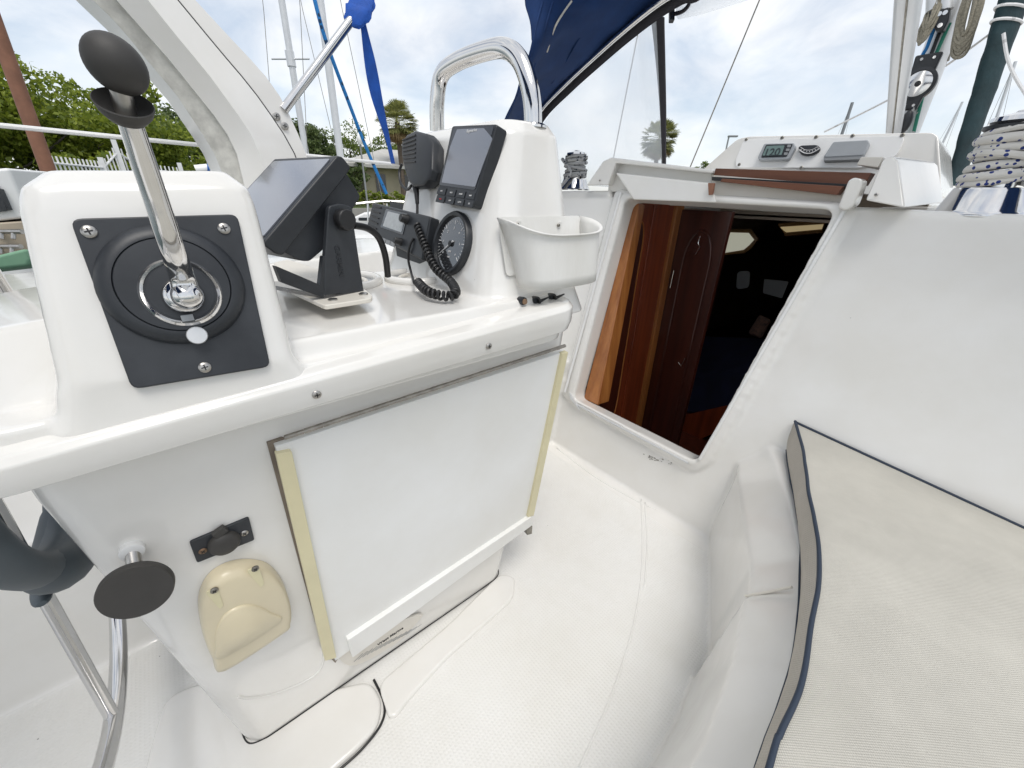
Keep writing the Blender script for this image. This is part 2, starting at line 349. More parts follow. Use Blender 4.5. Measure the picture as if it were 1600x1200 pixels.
def vinyl():
    m = bpy.data.materials.new('vinyl'); m.use_nodes = True; t = m.node_tree; l = t.links.new; p = t.nodes['Principled BSDF']
    p.inputs['Base Color'].default_value = (.9, .93, .95, 1); p.inputs['Roughness'].default_value = .12
    tl = N(t, 'ShaderNodeBsdfTranslucent'); tl.inputs[0].default_value = (.92, .96, 1, 1)
    m1 = N(t, 'ShaderNodeMixShader'); m1.inputs[0].default_value = .75; l(p.outputs[0], m1.inputs[1]); l(tl.outputs[0], m1.inputs[2])
    tr = N(t, 'ShaderNodeBsdfTransparent'); mx = N(t, 'ShaderNodeMixShader')
    n = N(t, 'ShaderNodeTexNoise'); n.inputs['Scale'].default_value = 3; g = N(t, 'ShaderNodeNewGeometry'); l(g.outputs['Position'], n.inputs[0])
    mr = N(t, 'ShaderNodeMapRange'); mr.inputs[3].default_value = .25; mr.inputs[4].default_value = .60; l(n.outputs[0], mr.inputs[0]); l(mr.outputs[0], mx.inputs[0])
    l(tr.outputs[0], mx.inputs[1]); l(m1.outputs[0], mx.inputs[2]); l(mx.outputs[0], t.nodes['Material Output'].inputs[0]); M['vinyl'] = m
vinyl()
# ================================================================ THE BOAT: cockpit moulding
PB = plane((0, 1, -.255), (0, 1.35, .25))           # companionway bulkhead
PD = plane((1, 0, -.11), (-.71, 0, 0))              # starboard face of the pedestal
PT = plane((1, 0, .28), (-.562, 0, .96))            # starboard face of the throttle box
PA = plane((0, -1, .32), (0, .47, .95))             # aft face of the instrument box (faces aft and up)
PS = plane((1, 0, .24), (-.62, 0, .95))             # starboard face of the instrument box
uB = V((1, 0, 0)); vB = V((0, .255, 1)).normalized(); nB = V((0, -1, .255)).normalized()   # nB looks aft
def atB(x, y, h=0): return at(x, y, pl=(PB[0], PB[1]-h))
boat = thing('sailboat', (-.78, 0, -.1), 'white fibreglass sailboat whose cockpit, bulkhead and cabin top fill the foreground', 'sailboat')
def sec_seat(F, A1, Tn):
    F, A1, Tn = V(F), V(A1), V(Tn)
    return [F+V((0, 0, -.12)), F, A1, Tn, V((1.2, Tn.y, .405)), V((1.2, Tn.y, -.12))]
mb = MB()
mb.box(-1.6, .3, -1.6, 1.5, -.12, 0)
st = [((-.385, 1.46, 0), (-.395, 1.46, .31), (-.335, 1.46, .405)), ((-.36, 1.30, 0), (-.33, 1.30, .31), (-.235, 1.30, .405)),
      ((-.27, 1.13, 0), (-.245, 1.13, .31), (-.15, 1.13, .405)), ((-.17, .92, 0), (-.145, .94, .31), (-.062, .94, .405)),
      ((-.125, .83, 0), (-.11, .84, .31), (-.03, .84, .405))]
mb.loft([sec_seat(*s) for s in st])
st = [((-.148, .775, 0), (-.118, .832, .31), (-.028, .832, .405)), ((-.125, .66, 0), (-.075, .68, .31), (.005, .68, .405)), ((-.115, .5, 0), (-.045, .50, .31), (.03, .50, .405)),
      ((-.12, .2, 0), (-.03, .2, .31), (.06, .2, .405)), ((-.12, -1.6, 0), (-.0, -1.6, .31), (.06, -1.6, .405))]
mb.loft([sec_seat(*s) for s in st])
mb.hexa([(-2.2, -1.6, -.12), (-1.15, -1.6, -.12), (-1.17, 1.5, -.12), (-2.2, 1.5, -.12), (-2.2, -1.6, .42), (-1.18, -1.6, .42), (-1.2, 1.5, .42), (-2.2, 1.5, .42)])
def yB(z, h=0): return 1.35+.255*(z-.25)-h
def bslab(x0, x1, z0, z1, h0, h1, zr=None):
    return [(x0, yB(z0, h0), z0), (x1, yB(z0, h0), z0), (x1, yB(z0, h1), z0), (x0, yB(z0, h1), z0), (x0, yB(z1, h0), z1), (x1, yB(z1, h0), z1), (x1, yB(z1, h1), z1), (x0, yB(z1, h1), z1)]
mb.hexa([(-2.3, yB(-.12), -.12), (1.3, yB(-.12), -.12), (1.3, yB(-.12)+.07, -.12), (-2.3, yB(-.12)+.07, -.12),
         (-2.3, yB(1.165), 1.165), (1.3, yB(1.115), 1.115), (1.3, yB(1.115)+.07, 1.115), (-2.3, yB(1.165)+.07, 1.165)])
mb.hexa([(-.33, 1.59, 1.05), (1.3, 1.59, 1.05), (1.3, 3.4, 1.05), (-.33, 3.4, 1.05), (-.33, 1.59, 1.135), (1.3, 1.59, 1.115), (1.3, 3.4, 1.13), (-.33, 3.4, 1.15)])
mb.hexa([(-2.3, 1.59, 1.08), (-1.22, 1.59, 1.08), (-1.22, 3.4, 1.08), (-2.3, 3.4, 1.08), (-2.3, 1.59, 1.16), (-1.22, 1.59, 1.175), (-1.22, 3.4, 1.2), (-2.3, 3.4, 1.17)])
# raised frame round the companionway
fo = [atB(964, 296), atB(1340, 318), atB(1112, 722), atB(1088, 738), atB(880, 619)]
mb.prism([p+nB*.016 for p in round_poly(fo, .03)], nB, .05)
fi = [atB(974, 302), atB(1326, 324), atB(1101, 712), atB(1088, 728), atB(890, 618)]
mb.prism([p+nB*.026 for p in round_poly(fi, .03)], nB, .05)
# port coaming, side decks and hull topsides
mb.hexa([(-2.35, -1.6, .3), (-1.62, -1.6, .3), (-1.66, 1.5, .3), (-2.35, 1.5, .3), (-2.3, -1.6, .80), (-1.80, -1.6, .80), (-1.80, 1.6, .95), (-2.3, 1.6, .95)])
cut = MB(); op = round_poly([atB(982, 311), atB(1309, 330), atB(1092, 721), atB(900, 623)], .035)
cut.prism([p+nB*.2 for p in op], nB, .5)
me = fused(mb, .0072, 4, [cut])
bmA = bmesh.new(); bmA.from_mesh(me)
def split(test):
    b = MB(); b.bm.free(); b.bm = bmA.copy()
    bmesh.ops.delete(b.bm, geom=[f for f in b.bm.faces if not test(f.calc_center_median())], context='FACES'); return b
def cls(c):
    if c.y > yB(c.z)-.075-(.1 if c.z > 1.0 else 0): return 'bulkhead'
    if c.z < .004 and -1.2 < c.x < 0: return 'sole'
    if c.x > -.6: return 'bench'
    return 'port'
MD = {}
for nm, oname, mm in (('bulkhead', 'cabin_bulkhead', 'gel'), ('sole', 'cockpit_sole', 'gel_sole'), ('bench', 'bench_seat', 'gel'), ('port', 'side_coaming', 'gel')):
    b = split(lambda c, nm=nm: cls(c) == nm)
    if nm == 'sole':                    # shallow moulded drain ridges between the non-skid panels
        for pts in ([(1002, 780), (1004, 850), (1000, 920), (984, 1000), (952, 1095), (905, 1200)], [(1008, 785), (1011, 850), (1007, 920)], [(870, 700), (930, 745), (1000, 785), (1040, 800), (1090, 810)]):
            b.tube(cr_path([at(p[0], p[1], z=.0) for p in pts]), .003, 8, flat=.32, up=V((0, 0, 1)))
    me_ = b.mesh(oname); MD[nm] = finish(me_, oname, M[mm], boat, auto=0)
b = MB()
b.loft([[V((-2.42, y, -.9)), V((-2.42, y, .78)), V((-2.28, y, .80)), V((-2.28, y, -.9))] for y in (-2.5, 4)])
b.loft([[V((.9, y, -.9)), V((.9, y, .5)), V((1.05, y, .5)), V((1.05, y, -.9))] for y in (-2.5, 4)])
b.build('hull_topsides', M['gel'], boat, bevel=.01)
# foot plinths round the pedestal
def zpoly(pts, z, h, r=.02): return round_poly([at(*p, z=z) for p in pts], r)
b = MB(); b.prism(zpoly([(205, 1300), (232, 1170), (258, 1085), (330, 1060), (450, 1090), (579, 1062), (597, 1095), (590, 1135), (556, 1172), (505, 1215), (440, 1290)], .012, 0, .04), (0, 0, 1), .04)
b.build('pedestal_plinth', M['gel'], boat, bevel=.010, seg=6)
b = MB(); b.prism(zpoly([(589, 1068), (700, 975), (780, 895), (806, 900), (802, 935), (765, 968), (700, 1025), (640, 1090), (610, 1130)], .010, 0, .03), (0, 0, 1), .03)
b.build('foot_ledge', M['gel'], boat, bevel=.009, seg=6)
b = MB(); b.tube(cr_path([at(*p, z=.003) for p in ((584, 1062), (600, 1098), (596, 1130), (566, 1170), (520, 1212), (470, 1260))], 6), .0030, 8)
b.build('drain_gap', M['black'], boat, smooth=False)
# panel seam on the seat nose
b = MB(); b.tube(cr_path([V((-.118, .842, .305)), V((-.085, .845, .35)), V((-.05, .846, .402))]), .003, 8)
b.build('moulding_seam', M['gel_warm'], boat)
# companionway trim: white metal edging and threshold
for pts in ([(1330, 318), (1098, 716)], [(976, 304), (888, 612)]):
    b = MB(); P0 = [atB(*p)+nB*.027 for p in pts]; b.tube(P0, .006, 10); b.build('washboard_track', M['white_paint'], boat)
b = MB(); P0 = [atB(904, 630)+nB*.024, atB(1080, 722)+nB*.024]; b.tube(P0, .0045, 8)
P1 = round_poly([atB(896, 612), atB(912, 640), atB(897, 622)], .004); b.prism([p+nB*.032 for p in P1], nB, .012)
b.build('threshold_strip', M['alu'], boat)
# worn gelcoat patch under the sill
b = MB(); random.seed(3)
for i in range(26):
    x, y = random.uniform(1005, 1050), random.uniform(-3, 3); c = atB(x, 712+(x-1005)*.25+y)+nB*.0018; s = random.uniform(.001, .0045)
    b.prism([c+(uB*math.cos(t)+vB*math.sin(t)*.5)*s*random.uniform(.6, 1.2) for t in [k*1.05 for k in range(6)]], nB, .003)
b.build('chipped_patch', M['dull_steel'], boat, smooth=False)
# header over the opening, with teak trim and sliding hatch
Y1 = 1.555
b = MB()
b.hexa([at(990, 312, y=Y1-.03), at(1120, 317, y=Y1-.03), at(1120, 317, y=Y1+.05), at(990, 312, y=Y1+.05), at(962, 270, y=Y1-.02), at(1112, 286, y=Y1-.02), at(1112, 286, y=Y1+.05), at(962, 270, y=Y1+.05)])
b.hexa([at(950, 300, y=1.60), at(1113, 300, y=1.60), at(1113, 300, y=1.62), at(950, 300, y=1.62), at(955, 250, y=1.60), at(1113, 268, y=1.60), at(1113, 268, y=1.62), at(955, 250, y=1.62)])
b.build('companionway_header', M['gel'], boat, bevel=.006)
b = MB()
b.hexa([at(1112, 313, y=Y1+.02), at(1322, 332, y=Y1+.02), at(1322, 332, y=Y1+.07), at(1112, 313, y=Y1+.07), at(1112, 272, y=Y1+.03), at(1352, 290, y=Y1+.03), at(1352, 290, y=Y1+.07), at(1112, 272, y=Y1+.07)])
b.build('header_panel', M['gel_warm'], boat, bevel=.004)
hatch = thing('sliding_hatch', (-.75, 1.7, 1.2), 'sliding companionway hatch with red brown teak trim across its aft edge', 'hatch')
def bar(px4, y, d, bev, name, m, par):
    P = [at(*p, y=y) for p in px4]; Q = [p+V((0, d, 0)) for p in P]
    b = MB(); b.loft([P, Q]); return b.build(name, M[m], par, bevel=bev)
bar([(1125, 284), (1308, 305), (1318, 291), (1128, 279)], Y1-.008, .05, .002, 'lower_trim', 'teak', hatch)
bar([(1113, 277), (1350, 290), (1362, 270), (1118, 263)], Y1+.03, .05, .002, 'upper_trim', 'teak', hatch)
bar([(1112, 282), (1345, 294), (1350, 289), (1112, 276)], Y1+.005, .04, .001, 'rubber_gasket', 'black', hatch)
bar([(1107, 305), (1113, 304), (1116, 286), (1106, 286)], Y1-.04, .01, .001, 'hasp', 'rust_pole', hatch)
b = MB(); b.box(-1.14, -.36, 2.75, 3.4, 1.15, 1.185); b.build('hatch_board', M['gel'], hatch, bevel=.01)
# hatch coamings, port and starboard ends
b = MB()
b.loft([[at(916, 290, y=1.56), at(942, 252, y=1.56), at(955, 246, y=1.56), at(1113, 265, y=1.56), at(1113, 271, y=1.56), at(962, 255, y=1.56), at(950, 289, y=1.56)],
        [p+V((-.12, 1.2, -.01)) for p in [at(916, 290, y=1.56), at(942, 252, y=1.56), at(955, 246, y=1.56), at(1113, 265, y=1.56), at(1113, 271, y=1.56), at(962, 255, y=1.56), at(950, 289, y=1.56)]]])
p1 = b.build('hatch_coaming', M['gel'], boat, bevel=.005)
screw(at(937, 282, y=1.555), (0, -1, .2), .004, boat)
b = MB(); P = [at(1352, 313, y=1.50), at(1414, 325, y=1.50), at(1404, 252, y=1.55), at(1396, 244, y=1.55), at(1386, 245, y=1.55), at(1378, 252, y=1.55)]
Q = [p+V((.02, .5, .015)) for p in P]
b.loft([P, Q]); b.build('hatch_coaming', M['gel'], boat, bevel=.005)
screw(at(1369, 304, y=1.497), (0, -1, .2), .0045, boat)
b = MB(); P = [at(1338, 258, y=1.6), at(1372, 262, y=1.58), at(1380, 245, y=1.58), at(1345, 245, y=1.6)]
b.loft([P, [p+V((0, .3, 0)) for p in P]]); b.build('coaming_return', M['gel_warm'], boat, bevel=.003)
# rounded cap of the frame, right of the hatch
b = MB(); P = round_poly([at(*p, y=1.525) for p in ((1308, 325), (1318, 300), (1325, 282), (1334, 277), (1348, 280), (1346, 292), (1334, 322), (1320, 330))], .012); b.loft([P, [p+V((0, .06, 0)) for p in P]]); b.build('frame_cap', M['gel'], boat, bevel=.006)
# instrument pod on the cabin top
pod = thing('instrument_pod', (-.7, 2.4, 1.2), 'white raised pod across the cabin top carrying the small gauges', 'instrument pod')
YP = 2.38
P = [at(1088, 290, y=YP), at(1470, 310, y=YP), at(1470, 270, y=YP), at(1466, 212, y=YP+.04), at(1455, 207, y=YP+.04), at(1170, 213, y=YP+.04), at(1152, 217, y=YP+.04), at(1098, 265, y=YP)]
P = round_poly(P, .02, 3); b = MB(); b.loft([P, [p+V((0, .5, -.02)) for p in P]]); b.build('pod_shell', M['gel'], pod, bevel=.014, seg=5)
def pod_pt(x, y, h=0): return at(x, y, y=YP+(.04 if y < 235 else .02 if y < 255 else 0)-h)
nP = V((0, -1, .30)).normalized(); PPL = plane(nP, at(1270, 265, y=YP-.006))
def pp(x, y, h=0): return at(x, y, pl=(PPL[0], PPL[1]+h))
b = MB(); q = [(1162, 218), (1415, 212), (1400, 245), (1345, 262), (1150, 262), (1149, 250)]
b.prism([p for p in round_poly([pp(*c, .003) for c in q], .02)], nP, .02); b.build('fascia_panel', M['white_paint'], pod, bevel=.0015)
for s in ((1166, 218), (1222, 215), (1275, 214), (1332, 212), (1410, 211), (1155, 257), (1252, 262)): screw(pp(*s, .004), nP, .0075, pod, M['dull_steel'])
ins = thing('wind_display', pp(1213, 250), 'grey rectangular display reading 120 at the left of the pod', 'boat instrument')
b = MB(); b.prism(round_poly([pp(*c, .03) for c in ((1194, 224), (1241, 223), (1243, 229), (1232, 249), (1185, 250), (1184, 245))], .008), nP, .026); b.build('case', M['grey_plastic'], ins, bevel=.004)
b = MB(); b.prism(round_poly([pp(*c, .032) for c in ((1197, 226), (1239, 225), (1229, 245), (1189, 246))], .006), nP, .003); b.build('faceplate', M['black_plastic'], ins)
b = MB(); b.prism(round_poly([pp(*c, .034) for c in ((1198, 228), (1226, 227), (1221, 242), (1191, 243))], .003), nP, .003); b.build('display', M['lcd_green'], ins)
text('120', .048, pp(1206, 238.5, .0352), (1, .0, 0), (.15, .3, 1), M['lcd_digit'], ins, name='digits', bold=True)
for c in ((1233, 228), (1231, 234), (1228, 240)): b = MB(); b.prism(round_poly([pp(c[0]+i, c[1]+j, .0345) for i, j in ((-2.5, -2), (3, -2), (2, 2), (-3.5, 2))], .003), nP, .003); b.build('button', M['grey_ink'], ins)
inc = thing('inclinometer', pp(1263, 235), 'black fan shaped heel gauge with white scale on the pod', 'gauge')
b = MB(); b.prism(round_poly([pp(*c, .018) for c in ((1247, 230), (1252, 227), (1277, 226), (1283, 232), (1274, 240), (1260, 243), (1250, 240))], .012), nP, .016); b.build('case', M['black_plastic'], inc, bevel=.003)
b = MB(); b.tube(cr_path([pp(*c, .019) for c in ((1249, 234), (1257, 239), (1268, 239), (1281, 232))]), .0022, 6)
b.tube(cr_path([pp(*c, .019) for c in ((1251, 230), (1258, 234), (1268, 234), (1278, 229))]), .0012, 6)
for k in range(7):
    t = k/6; b.tube([pp(1252+26*t, 232.5+4.0*math.sin(math.pi*t)-2*t, .0195), pp(1251.5+27*t, 234.5+4.4*math.sin(math.pi*t)-2.5*t, .0195)], .001, 5)
b.build('scale', M['white_ink'], inc)
cov = thing('instrument_cover', pp(1320, 240), 'plain grey plastic sun cover at the right of the pod', 'instrument cover')
b = MB(); b.prism(round_poly([pp(*c, .035) for c in ((1302, 221), (1356, 218), (1359, 222), (1349, 243), (1290, 246), (1287, 244))], .008), nP, .03); b.build('cover_shell', M['grey_plastic'], cov, bevel=.005)
b = MB(); b.prism([pp(*c, .032) for c in ((1287, 245), (1349, 243), (1347, 249), (1287, 251))], nP, .028); b.build('cover_lip', M['grey_ink'], cov, bevel=.001)
# ================================================================ CABIN INTERIOR
cab = thing('cabin_interior', (-1, 3, -.3), 'dark cabin seen through the companionway with beige headliner', 'boat cabin')
b = MB()
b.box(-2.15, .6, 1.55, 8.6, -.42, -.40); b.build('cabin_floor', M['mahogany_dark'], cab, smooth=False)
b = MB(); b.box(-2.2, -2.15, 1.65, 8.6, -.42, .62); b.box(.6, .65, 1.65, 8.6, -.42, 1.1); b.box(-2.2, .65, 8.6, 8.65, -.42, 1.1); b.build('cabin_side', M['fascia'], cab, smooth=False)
b = MB(); b.grid([[V((-2.2, y, .6)), V((-2.15, y, .82)), V((-1.95, y, .98)), V((-1.6, y, 1.05)), V((-1.25, y, 1.07)), V((-.3, y, 1.07)), V((.6, y, 1.05))] for y in (2.7, 8.6)]); b.build('headliner', M['liner'], cab, solid=.01)
b = MB(); b.box(-1.22, -.3, 2.70, 2.73, 1.05, 1.2); b.build('hatch_beam', M['liner'], cab, smooth=False)
b = MB(); b.grid([[V((x, 1.66, 1.145)), V((x, 1.9, 1.12)), V((x, 2.75, 1.075))] for x in (-1.9, -1.22)]); b.build('deckhead_lining', M['liner'], cab, solid=.01); b = MB(); b.grid([[V((x, 1.66, 1.125)), V((x, 2.75, 1.075))] for x in (-.33, .6)]); b.build('deckhead_lining', M['liner'], cab, solid=.01)
X1 = -1.14
def w1(px, py, h=0): return at(px, py, x=X1+h)
# varnished jamb at the port edge and the panelled head compartment
hd = thing('head_compartment', (X1, 1.8, -.4), 'reddish mahogany panelled bulkhead with arched openings just inside the companionway', 'wooden bulkhead')
b = MB(); yy = 2.06
b.box(X1-.03, X1, 1.66, yy, -.4, 1.15); b.build('side_panel', M['mahogany'], hd, bevel=.001)
b = MB(); b.hexa([atB(902, 624)-nB*.05, atB(924, 634)-nB*.05, atB(924, 634)-nB*.09+V((0, .05, 0)), atB(902, 624)-nB*.12, atB(981, 310)-nB*.05, atB(989, 311)-nB*.05, atB(989, 311)-nB*.10, atB(981, 310)-nB*.12]); b.build('door_jamb', M['varnish'], hd, bevel=.003)
arch_px = [(1005, 352), (1000, 345), (993, 350), (986, 372), (975, 430), (950, 560), (935, 640), (958, 650), (975, 560), (994, 440), (1004, 380)]
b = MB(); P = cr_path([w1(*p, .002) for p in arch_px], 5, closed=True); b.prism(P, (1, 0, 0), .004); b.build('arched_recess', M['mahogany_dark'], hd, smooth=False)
b = MB(); b.tube(P, .004, 8, closed=True); b.build('recess_moulding', M['varnish'], hd)
b = MB(); b.box(X1-.005, X1+.018, yy-.05, yy+.02, -.4, 1.12); b.build('corner_post', M['varnish'], hd, bevel=.004)
b = MB(); b.box(X1-.005, X1+.010, yy-.24, yy-.215, -.4, 1.12); b.build('stile', M['mahogany'], hd, bevel=.003)
XE = -.875
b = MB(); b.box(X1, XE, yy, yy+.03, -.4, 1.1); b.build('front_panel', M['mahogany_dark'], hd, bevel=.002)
P = [V((X1+.075, yy-.003, -.3)), V((X1+.075, yy-.003, .85))]+[V((X1+.145-.07*math.cos(t), yy-.003, .85+.16*math.sin(t))) for t in [k*math.pi/10 for k in range(1, 10)]]+[V((X1+.215, yy-.003, .85)), V((X1+.215, yy-.003, -.3))]
b = MB(); b.tube(P, .006, 8, closed=True); b.build('door_moulding', M['mahogany_dark'], hd)
for c in ((1047, 437), ): b = MB(); b.tube([at(1053, 422, y=yy-.01), at(1047, 450, y=yy-.01)], .0035, 8); b.build('door_catch', M['chrome'], hd)
b = MB(); b.tube(cr_path([at(1094, 369, y=yy-.012), at(1091, 380, y=yy-.02), at(1093, 386, y=yy-.012), at(1086, 398, y=yy-.01)]), .003, 8); b.build('coat_hook', M['chrome'], hd)
b = MB(); b.tube([at(1070, 560, y=yy-.012), at(1064, 572, y=yy-.012), at(1060, 566, y=yy-.012)], .002, 8); b.build('latch', M['steel'], hd)
# portlights, berth, pictures
PC = plane((1, 0, -.35), (-2.0, 0, .9))
def portlight(pts, y, m, lab, label):
    t = thing('portlight', at(*pts[0], y=y), label, 'porthole')
    P = [at(*p, y=y) for p in pts]; c = sum(P, V())/len(P)
    b = MB(); b.tube(P, .014, 8, closed=True); b.build('frame', M[lab], t)
    b = MB(); n = (P[1]-P[0]).cross(P[2]-P[1]).normalized(); b.prism(P, n, .004); b.build('pane', M[m], t, smooth=False)
    return t
def lit(key, col, s):
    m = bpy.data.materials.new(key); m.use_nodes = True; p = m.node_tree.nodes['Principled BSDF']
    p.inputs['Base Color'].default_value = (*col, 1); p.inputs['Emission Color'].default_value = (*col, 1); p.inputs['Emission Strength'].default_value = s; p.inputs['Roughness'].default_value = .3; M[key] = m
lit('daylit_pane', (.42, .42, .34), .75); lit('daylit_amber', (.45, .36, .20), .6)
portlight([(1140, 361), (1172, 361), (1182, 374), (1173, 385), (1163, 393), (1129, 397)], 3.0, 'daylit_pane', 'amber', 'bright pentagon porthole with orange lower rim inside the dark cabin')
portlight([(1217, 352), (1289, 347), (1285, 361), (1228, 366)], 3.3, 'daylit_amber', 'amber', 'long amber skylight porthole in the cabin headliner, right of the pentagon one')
b = MB(); b.hexa([at(1063, 650, y=2.6), at(1137, 633, y=2.6), at(1120, 675, y=2.6), at(1047, 706, y=2.6), at(1063, 650, y=2.7), at(1137, 633, y=2.7), at(1120, 675, y=2.7), at(1047, 706, y=2.7)])
b.build('berth_front', M['mahogany'], cab)
be = MB(); be.hexa([at(1050, 560, y=3.4), at(1250, 560, y=3.0), at(1180, 640, y=2.8), at(1060, 650, y=2.9), at(1050, 520, y=3.6), at(1260, 530, y=3.2), at(1190, 570, y=2.9), at(1060, 590, y=3.0)])
tag(be.build('settee_cushion', M['navy_cloth'], None, bevel=.03), 'dark navy blue settee cushion inside the cabin', 'cushion')
b = MB(); b.hexa([at(*p, y=3.0) for p in ((1168, 521), (1190, 530), (1206, 500), (1187, 491))]+[at(*p, y=3.08) for p in ((1168, 521), (1190, 530), (1206, 500), (1187, 491))])
tag(b.build('throw_pillow', M['cushion_print'], None, bevel=.02), 'striped brown throw pillow on the navy settee', 'pillow')
b = MB(); b.prism(round_poly([at(*p, y=3.4) for p in ((1194, 436), (1232, 440), (1222, 466), (1192, 458))], .01), (0, -1, 0), .01)
tag(b.build('framed_chart', M['grey_ink'], None), 'small pale blue framed picture on the dark cabin wall', 'picture')
b = MB(); b.prism(round_poly([at(*p, y=3.4) for p in ((1152, 424), (1172, 423), (1170, 450), (1150, 452))], .03), (0, -1, 0), .01)
tag(b.build('wall_speaker', M['grey_ink'], None), 'small dim rounded wall plate below the pentagon porthole', 'wall plate')
# ================================================================ STEERING PEDESTAL
ped = thing('steering_pedestal', (-.85, .2, 0), 'white moulded steering pedestal with hinged locker door and raised throttle and instrument boxes', 'steering pedestal')
def rr(x0, x1, y0, y1, r, z, n=6, xs=0):
    P = []
    for cx, cy, a0 in ((x1-r, y1-r, 0), (x0+r, y1-r, 90), (x0+r, y0+r, 180), (x1-r, y0+r, 270)):
        for k in range(n+1):
            t = math.radians(a0+90*k/n); P.append(V((cx+r*math.cos(t), cy+r*math.sin(t), z)))
    return P
mb = MB()
mb.loft([rr(-1.0, -.712, -.15, .585, .045, .0), rr(-1.01, -.69, -.165, .615, .05, .2), rr(-1.06, -.622, -.20, .715, .05, .80), rr(-1.06, -.615, -.20, .72, .05, .90)])
mb.loft([rr(-1.08, -.575, -.215, .655, .05, .86), rr(-1.08, -.572, -.215, .658, .05, .93)])
mb.loft([rr(-1.08, -.585, -.20, .668, .05, .90), rr(-1.07, -.605, -.10, .665, .05, .957)])
tb0, tb1 = at(84, 606, pl=PT), at(464, 560, pl=PT); tt0, tt1 = at(8, 263, pl=PT), at(390, 268, pl=PT)
def tbx(b0, b1, d, r_):           # rounded-corner horizontal section of the throttle box
    return round_poly([b0, b1, b1+V((-d, 0, 0)), b0+V((-d, 0, 0))], r_, 5)
bsec = []
for k in range(13):
    t = k/12; q0, q1 = tb0.lerp(tt0, t), tb1.lerp(tt1, t); ins = .022*max(0, (t-.86)/.14)**2.2
    bsec.append(tbx(q0+V((-ins*.6, ins, 0)), q1+V((-ins*.6, -ins, 0)), .17-.095*t, .022))
skirt = [tbx(tb0+V((.006*(k/4)**1.5, -.018*(k/4)**1.5-.004, -.0145*k)), tb1+V((.006*(k/4)**1.5, .018*(k/4)**1.5+.004, -.0145*k)), .185, .022) for k in (4, 3, 2, 1)]
mb.loft(skirt+bsec)
mb.hexa([(-.98, -.26, .9), (-.62, -.22, .9), (-.60, -.06, .9), (-.98, -.06, .9), (-.95, -.215, 1.0), (-.70, -.185, 1.0), (-.66, -.07, 1.02), (-.95, -.07, 1.02)])
mb.loft([rr(-1.17, -.60, .45, .76, .05, .90), rr(-1.13, -.628, .475, .745, .06, .98), rr(-1.075, -.69, .555, .73, .055, 1.262), rr(-1.055, -.71, .575, .715, .045, 1.285)])
# recess for the chartplotter and cup rings
me = fused(mb, .0042, 5)
housing = finish(me, 'pedestal_housing', M['gel'], ped, auto=0)
def shear(P, k, z0): return [p+V((0, 0, z0+k*(p.y+.2))) for p in P]
b = MB(); b.loft([shear(rr(-1.10, -.556, -.235, .668, .06, .0), .022, .866), shear(rr(-1.10, -.550, -.24, .672, .06, .0), .030, .880), shear(rr(-1.10, -.549, -.24, .672, .06, .0), .040, .900), shear(rr(-1.095, -.556, -.232, .666, .06, .0), .042, .909), shear(rr(-1.08, -.572, -.22, .65, .06, .0), .042, .913)])
b.build('console_flange', M['gel'], ped, bevel=.0025)
nD = PD[0]; uD = V((0, 1, 0)); vD = uD.cross(nD)*-1
if vD.z < 0: vD = -vD
def atD(x, y, h=0): return at(x, y, pl=(PD[0], PD[1]+h))
# locker door
door = MB(); P = [atD(*p, .014) for p in ((430, 698), (884, 549), (827, 812), (524, 1033))]
door.prism(P, nD, .016); door = door.build('locker_door', M['gel_door'], ped, bevel=.0015)
b = MB(); P = [atD(*p, .0035) for p in ((417, 692), (440, 684), (470, 690), (540, 1010), (524, 1036), (508, 1020), (500, 1000))]
b.prism(P, nD, .006); b.build('door_recess', M['gap_tan'], ped, smooth=False)
b = MB(); P = [atD(*p, .022) for p in ((431, 710), (456, 705), (526, 1028), (508, 1033))]; b.prism(round_poly(P, .004), nD, .012); b.build('edge_trim', M['trim'], door, bevel=.004)
b = MB(); P = [atD(*p, .022) for p in ((879, 553), (888, 550), (834, 806), (825, 808))]; b.prism(round_poly(P, .002), nD, .012); b.build('edge_trim', M['trim'], door, bevel=.003)
b = MB(); P = [atD(*p, .026) for p in ((543, 1001), (830, 808), (833, 820), (551, 1028))]; b.prism(round_poly(P, .003), nD, .014); b.build('bottom_rail', M['gel_door'], door, bevel=.004)
b = MB(); P = [atD(*p, .008) for p in ((822, 826), (832, 822), (831, 834), (824, 836))]; b.prism(P, nD, .02); b.build('rail_screw', M['dull_steel'], door)
hp = [atD(444, 684, .017), atD(883, 540, .017)]
b = MB(); nseg = 22
for k in range(nseg):
    a_, c_ = hp[0].lerp(hp[1], k/nseg+.0012), hp[0].lerp(hp[1], (k+1)/nseg-.0012); b.tube([a_, c_], .0042 if k % 2 else .0039, 10)
b.tube(hp, .003, 8)
b.build('piano_hinge', M['hinge'], ped)
for s in ((495, 617), (764, 541)):
    c = at(*s, x=-.5485); screw(c, (1, 0, 0), .0062, ped)
# flush outline of the lower access panel
b = MB(); b.tube(cr_path([atD(*p, -.0019) for p in ((505, 1000), (503, 1040), (480, 1062), (430, 1083), (390, 1090), (372, 1088))], 6), .0028, 8); b.build('panel_outline', M['gel'], ped)
